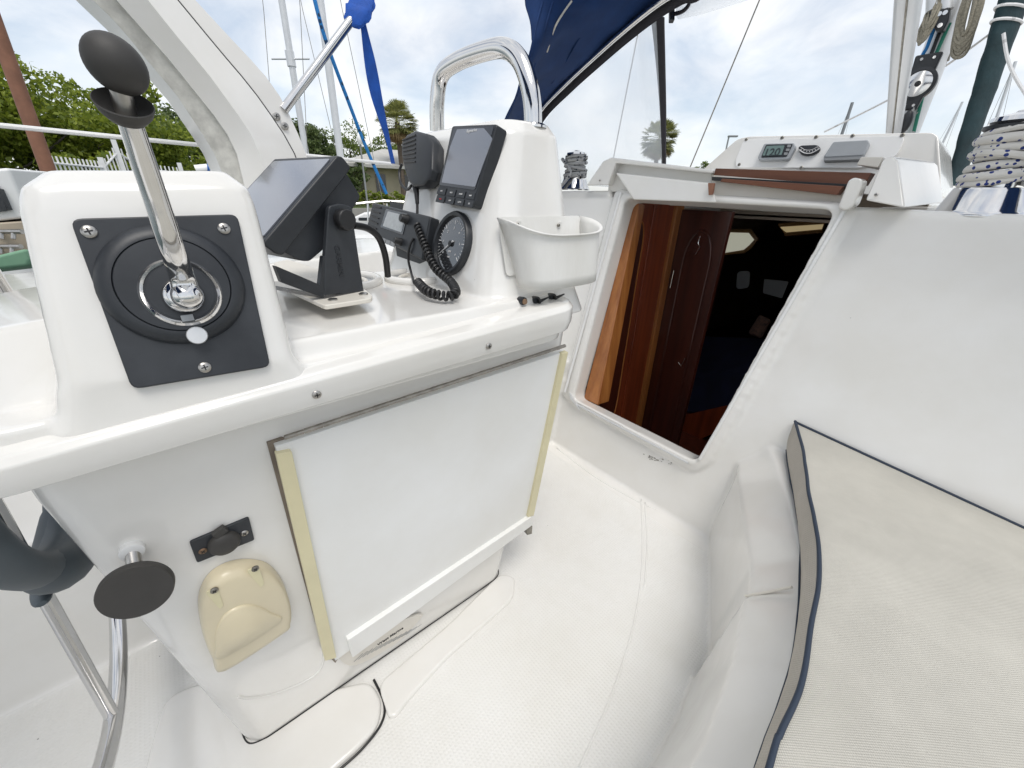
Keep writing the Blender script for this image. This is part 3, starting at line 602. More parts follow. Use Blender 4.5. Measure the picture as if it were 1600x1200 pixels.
# grille piece peeping out under the door
vent = thing('vent_grille', atD(590, 1010), 'pale grey half moon grille with small black lettering tucked under the locker door', 'vent')
b = MB(); P = cr_path([atD(*p, .006) for p in ((527, 1020), (536, 1010), (545, 1001), (655, 960), (650, 975), (625, 1001), (590, 1024), (555, 1040), (536, 1036))], 3, closed=True)
b.prism(P, nD, .006); b.build('grille_plate', M['gel_warm'], vent, bevel=.0015)
b = MB()
for k in range(13):
    t = k/12; A = atD(548+12*t+4, 1030-0*t-2+5*t, .0065); x0 = 553+9*k*.75; y0 = 1033-(x0-553)*.52+1
    A, B_ = atD(x0, y0, .0066), atD(x0+14+0.9*k, y0-13-.3*k, .0066)
    b.tube([A, B_], .0005, 5)
b.build('grille_slots', M['grey_ink'], vent, smooth=False)
A, B_ = atD(590, 1008, .0068), atD(630, 981, .0068)
text('West Marine', (B_-A).length*.19, (A+B_)/2, B_-A, vD, M['black'], vent, bold=True)
# ---- throttle control on the starboard face of its box
def tt(x, y, h=0): return at(x, y, pl=(PT[0], PT[1]+h))
nT = PT[0]
th = thing('throttle_control', tt(282, 452), 'black square throttle control with long chrome lever and round dark knob', 'boat throttle')
b = MB(); b.prism(round_poly([tt(*p, .006) for p in ((108, 341), (371, 334), (423, 573), (206, 609))], .009), nT, .010); b.build('mounting_plate', M['worn_black'], th, bevel=.002)
c = tt(275, 447, .005); R1 = (tt(396, 447)-tt(156, 447)).length/2*.96
b = MB(); b.lathe(c, nT, [(R1, 0), (R1*.985, .004), (R1*.90, .010), (R1*.80, .012), (R1*.775, .012), (R1*.765, .0105), (R1*.75, .0125), (R1*.5, .0135), (0, .0135)], 56); b.build('rubber_collar', M['worn_black'], th)
c2 = tt(284, 457, .017); R2 = (tt(348, 455)-tt(219, 455)).length/2
b = MB(); b.lathe(c2-nT*.002, nT, [(R2, 0), (R2*1.0, .003), (R2*.93, .006), (R2*.86, .0045), (R2*.84, .001), (R2*.5, .001), (0, .001)], 48); b.build('chrome_ring', M['chrome'], th)
b = MB(); b.lathe(c2-nT*.002, nT, [(R2*.845, .0005), (R2*.80, .0038), (R2*.4, .0045), (0, .0045)], 40); b.build('dark_dial', M['worn_black'], th)
b = MB(); q = tt(293, 497, .021); b.obox(q, (0, 1, 0), (0, 0, 1), nT, .011, .007, .002); b.build('index_notch', M['grey_plastic'], th, bevel=.0005)
b = MB(); b.lathe(tt(308, 524, .012), nT, [(.0098, 0), (.0098, .006), (.009, .0075), (.0, .0078)], 28); b.build('release_button', M['alu'], th)
hub = tt(287, 462, .022)
b = MB(); b.lathe(hub-nT*.004, nT, [(.0195, 0), (.0188, .005), (.0155, .010), (.011, .012), (0, .0125)], 32); lev_hub = b.build('hub', M['chrome'], th)
kn = at(181, 101, x=-.475); cu = at(197, 176, x=-.483)
pth = [tt(293, 462, .036), tt(284, 430, .040), at(268, 385, x=-.515), at(240, 300, x=-.502), at(218, 235, x=-.492), at(203, 190, x=-.486)]
b = MB(); b.tube(cr_path(pth, 6), [.0082+.0030*(1-k/30)+.0016*(1-k/30)**4 for k in range(31)], 20, flat=.9); b.ell(pth[0], nT, .0145, .0145, .014); b.build('lever_arm', M['chrome'], th)
ax = (kn-at(203, 190, x=-.486)).normalized(); axc = (ax+V((.42, 0, 0))).normalized()
# mushroom cup and ball
U_, W_, A_ = basis(ax)
prof = [(.006, -.007), (.012, -.005), (.0165, .001), (.0185, .0075), (.0178, .0082), (.0150, .003), (.010, -.001), (.005, -.002)]
b = MB(); b.lathe(cu, axc, prof, 36); b.build('cup', M['rubber'], th)
b = MB(); b.tube([cu-ax*.006, cu+ax*.02], .0068, 16); b.build('neck', M['steel'], th)
vw = (kn-ORG).normalized(); kx = (RT*.62-UP*.78).normalized()
b = MB(); U2 = kx; W2 = kx.cross(vw).normalized()
b.ell(kn, vw, .0182, .0196, .018, 36, 22, u=W2.cross(vw)*-1); b.build('knob', M['rubber'], th)
for s in ((139, 362), (350, 357), (320, 574)): screw(tt(*s, .007), nT, .0062, th)
# ---- chartplotter on its tilting bracket
S0 = at(530, 244, x=-.75); nC = V((.963, .27, 0)).normalized(); PC_ = plane(nC, S0); wC = -nC
def cc(x, y, h=0): return at(x, y, pl=(PC_[0], PC_[1]+h))
cp = thing('chartplotter', cc(535, 465), 'black chartplotter with pale reflecting screen tilted back on a black swivel bracket', 'chartplotter')
WB = .195
def slab(pts, h, w_, name, m, bev, par, r=.004):
    P = round_poly([cc(*p, h) for p in pts], r); b = MB(); b.loft([P, [p+wC*w_ for p in P]]); return b.build(name, M[m], par, bevel=bev)
head = slab([(527, 243), (536, 245), (549, 262), (541, 275), (443, 399), (431, 397), (414, 384), (412, 378)], 0, WB, 'bezel', 'black_plastic', .003, cp)
slab([(541, 270), (563, 306), (560, 314), (503, 392), (484, 408), (472, 408), (440, 392)], -.012, WB-.024, 'rear_case', 'worn_black', .004, cp)
sn = (cc(527, 243)-cc(412, 378)); sn.normalize(); scn = sn.cross(wC).normalized()
if scn.y > 0: scn = -scn
T0, B0 = cc(529, 245), cc(414, 380)
b = MB(); P = [T0.lerp(B0, .05)+wC*.010, T0.lerp(B0, .05)+wC*(WB-.010), T0.lerp(B0, .95)+wC*(WB-.010), T0.lerp(B0, .95)+wC*.010]
b.prism([p+scn*.0040 for p in round_poly(P, .003)], scn, .004); b.build('screen', M['screen'], cp, smooth=False)
slab([(514, 322), (533, 318), (551, 324), (553, 350), (569, 456), (506, 466), (508, 400), (512, 345)], .012, .010, 'bracket_arm', 'worn_black', .002, cp, .006)
b = MB(); kc = cc(534, 343, .012); b.lathe(kc, nC, [(.0165, 0), (.0168, .004), (.0175, .010), (.0165, .0155), (.0155, .017), (0, .0175)], 12); b.build('tilt_knob', M['black'], cp, bevel=.0015)
fB = cc(507, 466, .012); fF = cc(569, 456, .012); fd = (fF-fB).normalized()
b = MB(); P = [fB, fF, fF+wC*.17, fB+wC*.17-fd*.02]; b.prism([p+V((0, 0, .006)) for p in P], (0, 0, 1), .008); b.build('bracket_base', M['screen_dark'], cp, bevel=.001)
slab([(505, 400), (512, 400), (510, 420), (507, 466), (440, 441), (430, 415), (470, 432), (500, 445)], .011, .010, 'base_rim', 'black_plastic', .001, cp, .002)
text('GARMIN', .0135, cc(530, 408, .0124), V((0, 0, -1)), fd, M['black_plastic'], cp, h=.0012, bold=True)
zb = fB.z-.001
b = MB(); P = [at(*p, z=zb) for p in ((428, 410), (450, 405), (556, 440), (582, 461), (580, 466), (507, 477), (440, 447))]; b.prism(round_poly(P, .008), (0, 0, 1), .008); bp = b.build('mounting_board', M['gel_warm'], cp, bevel=.002)
for s in ((520, 469), (568, 460)): b = MB(); b.lathe(at(*s, z=zb), (0, 0, 1), [(.008, 0), (.0078, .002), (.006, .003), (0, .003)], 20); b.build('screw', M['steel'], cp)
# moulded rings of the drink holders in the pedestal top
rings = []
zr = .962
for (px_, py_, R_) in ((655, 432, .075), (520, 440, .10)):
    c = at(px_, py_, z=zr); t = thing('drink_holder', c, 'moulded cream ring holder sunk in the pedestal top %s' % ('in front of the instrument box' if px_ > 600 else 'under the chartplotter'), 'drink holder')
    b = MB(); b.tube([c+V((math.cos(k*math.pi/20)*R_, math.sin(k*math.pi/20)*R_, 0)) for k in range(40)], .010, 10, closed=True, flat=1); b.build('rim', M['gel'], t)
    b = MB(); b.tube([c+V((math.cos(k*math.pi/20)*(R_-.028), math.sin(k*math.pi/20)*(R_-.028), -.004)) for k in range(40)], .006, 10, closed=True); b.build('inner_ring', M['gel_warm'], t)
    b = MB(); b.lathe(c-V((0, 0, .008)), (0, 0, 1), [(R_, 0), (R_*.98, .004), (R_*.5, .003), (0, .003)], 40); b.build('well', M['grey_plastic'], t)
# plotter power cable
b = MB(); P = cr_path([cc(552, 352, -.02), at(575, 357, x=-.80), at(592, 372, x=-.81), at(602, 400, x=-.82), at(606, 432, x=-.83)], 8); b.tube(P, .0065, 10)
tag(b.build('power_cable', M['black'], None), 'thick black ribbed cable curving down behind the chartplotter', 'cable')
# ---- instruments on the aft face of the box
def aa(x, y, h=0): return at(x, y, pl=(PA[0], PA[1]+h))
nA = PA[0]; uA = V((1, 0, 0)); vA = nA.cross(uA).normalized()
def plate(pts, h, t, name, m, par, bev=.001, r=.003, sm=True, f=aa, n=None):
    b = MB(); b.prism(round_poly([f(*p, h) for p in pts], r), n or nA, t); return b.build(name, M[m], par, bevel=bev, smooth=sm)
md = thing('multifunction_display', aa(715, 320), 'slim black display with glossy grey screen and two rows of buttons beside the radio microphone', 'marine display')
plate([(706, 196), (776, 193), (739, 323), (681, 312)], .030, .030, 'case', 'black_plastic', md, .004, .007)
plate([(709, 199), (772, 197), (742, 297), (686, 289)], .0308, .002, 'glass', 'glossy_black', md, 0, .006)
plate([(714, 202), (756, 200), (769, 216), (742, 292), (690, 285), (703, 230)], .0314, .0015, 'screen', 'screen', md, 0, .003)
for r_ in range(2):
    for k in range(4):
        x0 = 684+15.0*k-2.0*r_; y0 = 292+2.4*k+12.5*r_
        bt = plate([(x0+1, y0), (x0+13.5, y0+2), (x0+10.5, y0+13), (x0-2, y0+10.6)], .0318, .003, 'button', 'black_plastic', md, .0006, .0012)
        text(['WPT', 'PAGE', 'MENU', 'WIN', 'MOB', 'EXIT', 'GOTO', 'OK'][r_*4+k], .0042, aa(x0+5.8, y0+6.5, .0322), uA, vA, M['red_ink' if (r_, k) == (1, 0) else 'white_ink'], md)
text('Raymarine', .0085, aa(737, 204, .0318), uA, vA, M['white_ink'], md)
vh = thing('vhf_radio', aa(620, 380), 'black marine radio with slotted speaker, pale screen and two round knobs', 'marine radio')
plate([(608, 313), (679, 330), (683, 400), (655, 412), (620, 400)], .006, .006, 'mounting_flange', 'black', vh, .001)
plate([(582, 316), (672, 338), (659, 407), (571, 361)], .034, .036, 'case', 'black_plastic', vh, .005, .008)
for k in range(6):
    t = k/5; A, B_ = aa(583-8.5*t, 322+36*t, .0345), aa(595.5-8.5*t, 325+41*t, .0345); b = MB(); b.tube([A, B_], .0022, 6); b.build('speaker_slot', M['black'], vh)
plate([(603, 326), (637, 334), (629, 367), (594, 355)], .0355, .003, 'screen_frame', 'glossy_black', vh, .001)
plate([(606, 330), (634, 337), (627, 363), (598, 353)], .0362, .002, 'screen', 'lcd', vh, 0)
for (x, y, R_) in ((636, 343, .0105), (626, 378, .0085)): b = MB(); b.lathe(aa(x, y, .034), nA, [(R_*1.15, 0), (R_*1.1, .004), (R_, .006), (R_*.95, .016), (R_*.8, .018), (0, .018)], 20); b.build('knob', M['black'], vh)
for x, y, m in ((590, 371, 'red_ink'), (599, 375, 'grey_ink'), (606, 378, 'grey_ink'), (613, 381, 'grey_ink')): plate([(x-2.5, y-4), (x+3, y-2), (x+2, y+5), (x-3.5, y+3)], .0365, .004, 'button', m, vh, .0005, .001)
screw(aa(684, 346, .006), nA, .006, vh)
ga = thing('tachometer', aa(708, 385), 'round black tachometer gauge with white tick marks beside the coiled cord', 'gauge')
gc = aa(709, 382, .007); RG = (aa(709, 335)-aa(709, 429)).length/2
b = MB(); b.lathe(gc, nA, [(RG, 0), (RG, .010), (RG*.95, .0145), (RG*.86, .013), (RG*.84, .006), (0, .006)], 48); b.build('bezel', M['black_plastic'], ga)
b = MB(); b.lathe(gc+nA*.006, nA, [(RG*.845, 0), (RG*.845, .0008), (0, .0008)], 40); b.build('dial', M['screen_dark'], ga)
b = MB()
for k in range(31):
    a_ = math.radians(220-k*260/30); d = uA*math.cos(a_)+vA*math.sin(a_); L0 = .66 if k % 5 else .60
    b.tube([gc+nA*.0072+d*RG*L0, gc+nA*.0072+d*RG*.76], .0004 if k % 5 else .0008, 4)
b.build('tick_marks', M['white_ink'], ga, smooth=False)
for k in range(7):
    a_ = math.radians(220-k*260/6); d = uA*math.cos(a_)+vA*math.sin(a_); text(str(k), .0075, gc+nA*.0073+d*RG*.48, uA, vA, M['white_ink'], ga)
text('RPM', .006, gc+nA*.0073-vA*RG*.25, uA, vA, M['white_ink'], ga); text('X100', .0045, gc+nA*.0073-vA*RG*.42, uA, vA, M['white_ink'], ga)
b = MB(); d = uA*math.cos(math.radians(215))+vA*math.sin(math.radians(215)); b.tube([gc+nA*.009-d*RG*.15, gc+nA*.009+d*RG*.6], [.0018, .0006], 6); b.build('needle', M['white_ink'], ga)
b = MB(); b.lathe(gc+nA*.007, nA, [(.006, 0), (.006, .004), (0, .005)], 16); b.build('needle_cap', M['black'], ga)
# microphone hanging on its clip
mc = thing('radio_microphone', aa(648, 290), 'black hand microphone with ribbed front hanging on the instrument box', 'microphone')
prof_px = [(648, 202), (667, 207), (675, 222), (674, 265), (669, 280), (660, 290), (645, 292), (636, 283), (630, 262), (626, 240), (626, 222), (634, 209)]
Pf = [aa(*p, .046) for p in prof_px]; cmid = sum(Pf, V())/len(Pf)
b = MB(); b.loft([[cmid+(p-cmid)*.9-nA*.034+uA*.006 for p in Pf], [p-nA*.018+uA*.002 for p in Pf], [cmid+(p-cmid)*.97-nA*.003 for p in Pf], [cmid+(p-cmid)*.90 for p in Pf]]); b.build('body', M['black_plastic'], mc, bevel=.003)
for k in range(7):
    t = k/6; A, B_ = aa(629+2.5*t, 219+35*t, .0462), aa(649.5-.5*t, 211+42*t, .0462); b = MB(); b.tube([A, B_], [.0016, .0022], 6); b.build('grille_rib', M['black'], mc)
b = MB(); b.tube([aa(649, 290, .035), aa(651, 303, .032), aa(652, 318, .030)], [.0085, .006, .0045], 12); b.build('strain_relief', M['black'], mc)
b = MB(); b.tube(cr_path([aa(628, 256, .02), aa(624, 270, .02), aa(627, 288, .02), aa(636, 296, .02), aa(643, 290, .025)], 6), .0035, 8); b.build('hanging_loop', M['black'], mc)
b = MB(); b.obox(aa(681, 233, .006), uA, vA, nA, .016, .022, .010); b.build('clip', M['chrome'], mc, bevel=.003)
cord = cr_path([aa(652, 318, .030), aa(652, 340, .030), aa(651, 352, .032)], 6)
def helix(path, R_, turns, r, seg=7):
    P = cr_path(path, 40); T = [0]
    for i in range(1, len(P)): T.append(T[-1]+(P[i]-P[i-1]).length)
    out = []; n_ = turns*14; u = None; j = 0
    for i in range(n_+1):
        s = T[-1]*i/n_
        while j < len(T)-2 and T[j+1] < s: j += 1
        f_ = (s-T[j])/max(T[j+1]-T[j], 1e-9); p = P[j].lerp(P[j+1], f_); t = (P[j+1]-P[j]).normalized()
        u = basis(t)[0] if u is None else (u-t*u.dot(t)).normalized(); v = t.cross(u)
        a_ = 2*math.pi*i/14; out.append(p+(u*math.cos(a_)+v*math.sin(a_))*R_)
    return out
b = MB(); b.tube(cord, .0032, 8)
h1 = helix([aa(652, 352, .034), aa(664, 384, .036), aa(680, 418, .034), aa(704, 440, .026), at(712, 455, z=.975), at(706, 462, z=.972), at(690, 462, z=.972), at(668, 455, z=.975), at(652, 440, z=.98)], .0072, 40, .0028)
b.tube(h1, .0031, 7)
b.tube(cr_path([h1[-1], aa(643, 428, .03), aa(638, 405, .035), aa(640, 385, .04), aa(646, 372, .036)], 6), .003, 8)
tag(b.build('coiled_cord', M['black'], None), 'black coiled microphone cord looping down over the pedestal top', 'cord')
# white mesh caddy on the starboard face
def ss(x, y, h=0): return at(x, y, pl=(PS[0], PS[1]+h))
nS = PS[0]
cad = thing('gear_caddy', ss(850, 450), 'weathered white plastic half round caddy screwed to the side of the instrument box', 'storage caddy')
yb0, yb1 = ss(780, 334).y, ss(905, 340).y
zt, zbm = ss(800, 336).z-.004, ss(838, 452).z+.014
def half(z, y0, y1, d0, d, inner=0, lip=0):
    xw = -.62-.24*(z-.95)+.002; out = []
    for k in range(25):
        a_ = math.pi*k/24; yy_ = (y0+y1)/2-(y1-y0)/2*math.copysign(abs(math.cos(a_))**.62, math.cos(a_)); dd = d0+(d-d0)*abs(math.sin(a_))**.55
        out.append(V((xw+dd-inner*math.sin(a_), yy_, z-lip*math.sin(a_))))
    return out
b = MB(); y0, y1 = yb0-.004, yb1-.01
rows = [half(zbm, y0+.022, y1-.005, .01, .070), half(zbm+.02, y0+.018, y1-.003, .01, .074), half(zt-.035, y0+.006, y1+.004, .004, .088), half(zt-.012, y0+.002, y1+.008, .0, .094, 0, .016), half(zt+.0, y0-.004, y1+.012, .0, .104, 0, .028)]
b.grid(rows); b.face([b.bm.verts.new(p) for p in half(zbm, y0+.022, y1-.005, .01, .070)])
b.build('pouch', M['caddy'], cad, solid=.003)
b = MB(); b.prism(round_poly([V((-.62-.24*(z-.95), y, z))+nS*.003 for y, z in ((y0, zbm+.02), (y1, zbm+.02), (y1+.01, zt), (y0-.002, zt))], .01), nS, .002); b.build('back_plate', M['caddy'], cad)
for s in ((809, 351), (873, 352)): b = MB(); b.obox(ss(*s, .003), (0, 1, 0), vA, nS, .009, .014, .004); q = b.build('mounting_tab', M['caddy'], cad, bevel=.001); screw(ss(*s, .007), nS, .0035, cad, M['dull_steel'])
# control knobs below the caddy
def kk(x, y): return at(x, y, pl=plane((1, 0, .15), (-.60, 0, .95)))
for (x, y, m, lab) in ((817, 471, 'brass', 'tarnished round brass push button, first of the three controls under the caddy'), (838, 470, 'black', 'black key switch in the middle of the three controls under the caddy'), (863, 465, 'black', 'black key switch nearest the companionway of the controls under the caddy')):
    c = kk(x, y); t = thing('engine_switch', c, lab, 'switch'); b = MB(); b.lathe(c-V((.01, 0, 0)), (1, 0, .1), [(.0085, 0), (.0085, .012), (.0075, .015), (0, .015)], 20); b.build('collar', M['black_plastic'], t)
    b = MB()
    if m == 'brass': b.lathe(c, (1, 0, .1), [(.006, 0), (.006, .007), (.005, .0085), (0, .009)], 16)
    else: b.obox(c, (0, 1, .25), (0, -.25, 1), (1, 0, 0), .004, .012, .012); b.tube([c+V((.008, .0, 0)), c+V((.010, .026, .006))], [.004, .0016], 8)
    b.build('toggle' if m == 'black' else 'push_button', M[m], t)
# grab rail over the instrument box
b = MB(); rl = cr_path([at(683, 205, y=.63), at(683, 160, y=.63), at(690, 118, y=.635), at(715, 96, y=.64), at(760, 79, y=.65), at(790, 76, y=.655), at(812, 94, y=.66), at(826, 130, y=.66), at(832, 165, y=.66), at(833, 200, y=.66)], 8)
b.tube(rl, .0185, 24); gr = thing('grab_rail', (rl[-1].x, .65, 1.27), 'bent polished stainless grab rail standing on top of the instrument box', 'grab rail'); b.build('rail_tube', M['chrome'], gr)
for p in (rl[0], rl[-1]): b = MB(); b.lathe((p.x, p.y, 1.276), (0, 0, 1), [(.028, 0), (.028, .004), (.022, .008), (.019, .009)], 24); b.build('base_flange', M['chrome'], gr)
# ---- fittings on the lower side of the pedestal
so_ = thing('power_socket', atD(349, 845), 'weathered black accessory socket with round cap above the cream horn cover', 'power socket')
def plD(pts, h, t, name, m, par, bev=.001, r=.004): return plate(pts, h, t, name, m, par, bev, r, True, atD, nD)
plD([(296, 848), (389, 809), (398, 844), (308, 880)], .004, .006, 'plate', 'worn_black', so_, .001, .004)
b = MB(); c = atD(350, 846, .003); b.lathe(c, nD, [(.0215, 0), (.021, .007), (.017, .012), (.008, .014), (0, .0145)], 28); b.build('cap', M['rubber'], so_)
b = MB(); b.obox(atD(343, 828, .003), (0, 1, .4), (0, -.4, 1), nD, .018, .012, .008); b.build('hinge', M['rubber'], so_, bevel=.001)
screw(atD(317, 861, .004), nD, .0055, so_, M['brass']); screw(atD(382, 833, .004), nD, .0055, so_)
sp = thing('horn_cover', atD(380, 955), 'cream plastic dome shaped alarm cover with two recessed screws', 'horn cover')
out = [(310, 955), (311, 925), (325, 897), (352, 879), (385, 873), (418, 880), (440, 905), (451, 938), (450, 962), (440, 975), (346, 1034), (331, 1018), (318, 990)]
P = cr_path([atD(*p, 0) for p in out], 4, closed=True); cm = sum(P, V())/len(P)
b = MB(); b.loft([P, [p+nD*.012 for p in P], [cm+(p-cm)*.985+nD*.020 for p in P], [cm+(p-cm)*.94+nD*.026 for p in P], [cm+(p-cm)*.85+nD*.029 for p in P]]); b.build('shell', M['cream'], sp, auto=60)
top = [(337, 1008), (338, 985), (350, 962), (372, 948), (398, 946), (424, 958), (437, 972), (346, 1028)]
P = cr_path([atD(*p, .030) for p in top], 4, closed=True); cm = sum(P, V())/len(P)
b = MB(); b.loft([[cm+(p-cm)*1.02-nD*.006 for p in P], [p+nD*.001 for p in P], [cm+(p-cm)*.95+nD*.004 for p in P]]); b.build('raised_face', M['cream'], sp, auto=60)
b = MB(); b.tube([atD(400, 988, .0335)+(vD*math.cos(t)+uD*math.sin(t))*.0085 for t in [k*math.pi/12 for k in range(24)]], .0006, 6, closed=True); b.build('moulded_circle', M['trim'], sp)
for (x, y, s) in ((334, 924, 1), (398, 890, 1)):
    b = MB(); P = [atD(x-13, y+2, .0295), atD(x+6, y-5, .0295), atD(x+15, y+22, .0302), atD(x+10, y+28, .0302)]; b.prism(round_poly(P, .004), nD, .002); b.build('screw_recess', M['trim'], sp); screw(atD(x+1, y-1, .030), nD, .0055, sp, M['dull_steel'])
kb = thing('wheel_brake_knob', atD(212, 900), 'large flat black brake knob on a short white collared stem', 'knob')
w0 = atD(206, 857); dk = at(212, 926, x=-.585)
b = MB(); b.lathe(w0-nD*.004, nD, [(.0135, 0), (.0135, .012), (.012, .013), (0, .013)], 24); b.build('collar', M['white_paint'], kb)
b = MB(); dn = V((1, -.1, .12)).normalized(); b.tube([w0, dk-dn*.016], .0085, 16); b.build('stem', M['steel'], kb)
RK = .0395
b = MB(); b.lathe(dk-dn*.014, dn, [(RK*.5, 0), (RK*.94, .001), (RK, .004), (RK, .012), (RK*.97, .0145), (RK*.90, .0145), (RK*.6, .0140), (0, .0135)], 48); b.build('disc', M['rubber'], kb)
# ---- steering wheel and wheel pilot
wc = V((-.88, -.30, .80))
wh = thing('steering_wheel', wc, 'stainless steering wheel with slim spokes', None, None, ped)
def wp(a, R_, dy=0): return wc+V((R_*math.sin(a), dy, -R_*math.cos(a)))
b = MB(); b.tube([wp(2*math.pi*k/96, .56) for k in range(96)], .0145, 14, closed=True); b.build('rim', M['chrome'], wh)
for k in range(5):
    a_ = math.radians(11+72*k); b = MB(); b.tube([wp(a_, .03, .0), wp(a_, .552)], .0105, 12); b.build('spoke', M['chrome'], wh)
b = MB(); b.lathe(wc-V((0, .03, 0)), (0, 1, 0), [(.045, 0), (.045, .05), (.03, .08), (.02, .12)], 28); b.build('hub', M['chrome'], wh)
wpd = thing('wheel_pilot', wc+V((0, .03, 0)), 'dark blue grey ring shaped wheel autopilot with clutch lever behind the steering wheel', 'autopilot drive')
b = MB(); b.tube([wp(2*math.pi*k/56, .205, .035) for k in range(56)], .026, 16, closed=True, flat=1); b.build('drive_ring', M['blue_grey'], wpd)
b = MB(); q = [(-.45+.09*k, k/12) for k in range(13)]; b.tube([wp(a_, .205+.018*math.sin(math.pi*t), .035) for a_, t in q], [.022+.020*math.sin(math.pi*t)**.6 for a_, t in q], 18); b.build('motor_pod', M['blue_grey'], wpd)
b = MB(); b.tube(cr_path([wp(-.05, .235, .0), wp(.12, .262, -.004), wp(.32, .268, .004)], 6), [.010, .011, .012, .013, .014, .014, .014, .014, .014, .013, .012, .010, .006], 12, flat=.7); b.build('clutch_lever', M['blue_grey'], wpd)
# a dark joint line where the pedestal foot meets its plinth
b = MB(); b.tube(cr_path([V((-.775, -.152, .0125)), V((-.745, -.151, .0125)), V((-.722, -.142, .0125)), V((-.712, -.118, .0125)), V((-.709, -.08, .0125)), V((-.709, .1, .0125)), V((-.709, .3, .011)), V((-.709, .5, .011)), V((-.714, .565, .011)), V((-.74, .587, .011))], 5), .0016, 6); b.build('sealant_line', M['black'], ped)
# ================================================================ SEAT CUSHION
cu_t = thing('seat_cushion', (.3, .6, .42), 'beige woven seat cushion with navy piping on the right hand bench', 'cushion')
up_px = [(1242, 660), (1256, 715), (1265, 775), (1272, 812), (1277, 850), (1277, 890), (1275, 925), (1272, 965), (1265, 1010), (1252, 1060), (1237, 1105), (1218, 1150), (1200, 1197)]
lo_px = [(1226, 680), (1231, 725), (1240, 775), (1246, 815), (1250, 855), (1251, 895), (1250, 930), (1246, 970), (1240, 1010), (1230, 1058), (1214, 1105), (1196, 1150), (1180, 1197)]
ZT, ZB = .492, .415
TU = [at(*p, z=ZT) for p in up_px]; TU[0] = atB(1242, 660, .010); TL = [at(*p, z=ZB) for p in lo_px]
bk = atB(1602, 827, .010); zb_line = lambda x: TU[0].z+(bk.z-TU[0].z)*(x-TU[0].x)/(bk.x-TU[0].x)
top_far = [V((.28+.0*i, p.y, ZT)) for i, p in enumerate(TU)]
d_ = (TU[-1]-TU[-2]).normalized(); TU += [TU[-1]+V((.03, -.35, 0)), TU[-1]+V((.04, -1.2, 0))]; TL += [TL[-1]+V((.03, -.35, 0)), TL[-1]+V((.04, -1.2, 0))]
b = MB(); rows = []
yb_line = lambda x: TU[0].y+(bk.y-TU[0].y)*(x-TU[0].x)/(bk.x-TU[0].x)
nR = 26; ys0 = TU[0].y
for i, p in enumerate(TU):
    row = []
    for k in range(nR):
        t = k/(nR-1); x = p.x+(1.0-p.x)*t
        yy_ = yb_line(x)+(p.y-TU[0].y)*(1-0*t) if i else yb_line(x)
        z = ZT+.016*math.sin(min(t*4.5, 1.57))*(1 if 0 < i else .0)+.004*noise.noise(V((x*6, yy_*6, 0)))*(1 if i and k else 0)
        if i == 0: z = zb_line(x)
        row.append(V((x, yy_, z)))
    rows.append(row)
b.grid(rows); b.build('top_panel', M['cushion'], cu_t, auto=0)
b = MB(); rows = []
for i, (p, q) in enumerate(zip(TU, TL)): rows.append([p, p.lerp(q, .5)+V((-.006, 0, 0)), q])
b.grid(rows); b.grid([[V((x, yb_line(x), zb_line(x))), V((x, yb_line(x)+.01, (ZT+ZB)/2)), V((x, yb_line(x), ZB))] for x in [TU[0].x+(1.0-TU[0].x)*k/10 for k in range(11)]])
b.build('side_band', M['cushion_side'], cu_t, auto=0)
wob = lambda P, a: [p+V((noise.noise(p*9)*a, 0, noise.noise(p*13)*a*.6)) for p in P]
for nm, P, r_ in (('piping', [p+V((.0, 0, .004)) for p in TU], .0042), ('piping', TL, .0024)): b = MB(); b.tube([p+V((noise.noise(p*9)*.005, 0, noise.noise(p*13)*.0012)) for p in cr_path(P, 8)], r_, 10); b.build(nm, M['navy_piping'], cu_t)
b = MB(); b.tube([V((x, yb_line(x)-.002, zb_line(x)+.003)) for x in [TU[0].x+(1.0-TU[0].x)*k/20 for k in range(21)]], .0038, 8); b.build('piping', M['navy_piping'], cu_t)
# ================================================================ WINCHES
def winch(c, s, sz, label, m_rope, turns, seed):
    random.seed(seed); c = V(c); t = thing('rope_winch', c, label, 'winch')
    def lt(prof, name, m, seg=40): b = MB(); b.lathe(c, (0, 0, 1), [(x*s, z*sz) for x, z in prof], seg); b.build(name, M[m], t)
    lt(((.104, 0), (.104, .004), (.097, .010), (.080, .046), (.077, .050), (.052, .052), (0, .052)), 'base_drum', 'chrome')
    lt(((.050, .045), (.046, .09), (.05, .14), (.0, .14)), 'drum', 'chrome')
    lt(((.066, .146), (.074, .149), (.074, .154), (.05, .156), (0, .156)), 'feeder_ring', 'black_plastic')
    lt(((.058, .155), (.066, .160), (.064, .167), (.040, .172), (.022, .175), (.018, .178), (0, .178)), 'self_tailer', 'chrome')
    b = MB(); P = []
    for k in range(turns*24+1):
        a_ = 2*math.pi*k/24; q = k/(turns*24); R_ = (.062+.008*math.sin(q*8+.5))*s
        P.append(c+V((R_*math.cos(a_), R_*math.sin(a_), (.060+.078*q)*sz+.003*s*math.sin(a_+q*7))))
    b.tube(P, .0098*s*max(1, sz/s*.8), 10)
    for R_, z0, ph_ in ((.068, .064, 1), (.066, .143, 2.2), (.071, .100, 4)):
        b.tube([c+V((R_*s*math.cos(a_), R_*s*math.sin(a_), (z0+.009*math.sin(a_+ph_))*sz)) for a_ in [2*math.pi*k/28 for k in range(28)]], .0095*s, 8, closed=True)
    b.build('rope_turns', M[m_rope], t)
    return t
w1c = at(1536, 318, y=1.66); w1c.z = 1.125
winch(w1c, .86, 1.30, 'large chrome winch wound with white rope flecked blue, at the right edge', 'rope_white', 5, 1)
w2c = at(898, 282, y=1.72); w2c.z = 1.178
winch(w2c, .76, 1.0, 'small looking winch wrapped in grey rope behind the instrument box', 'rope_grey', 5, 2)
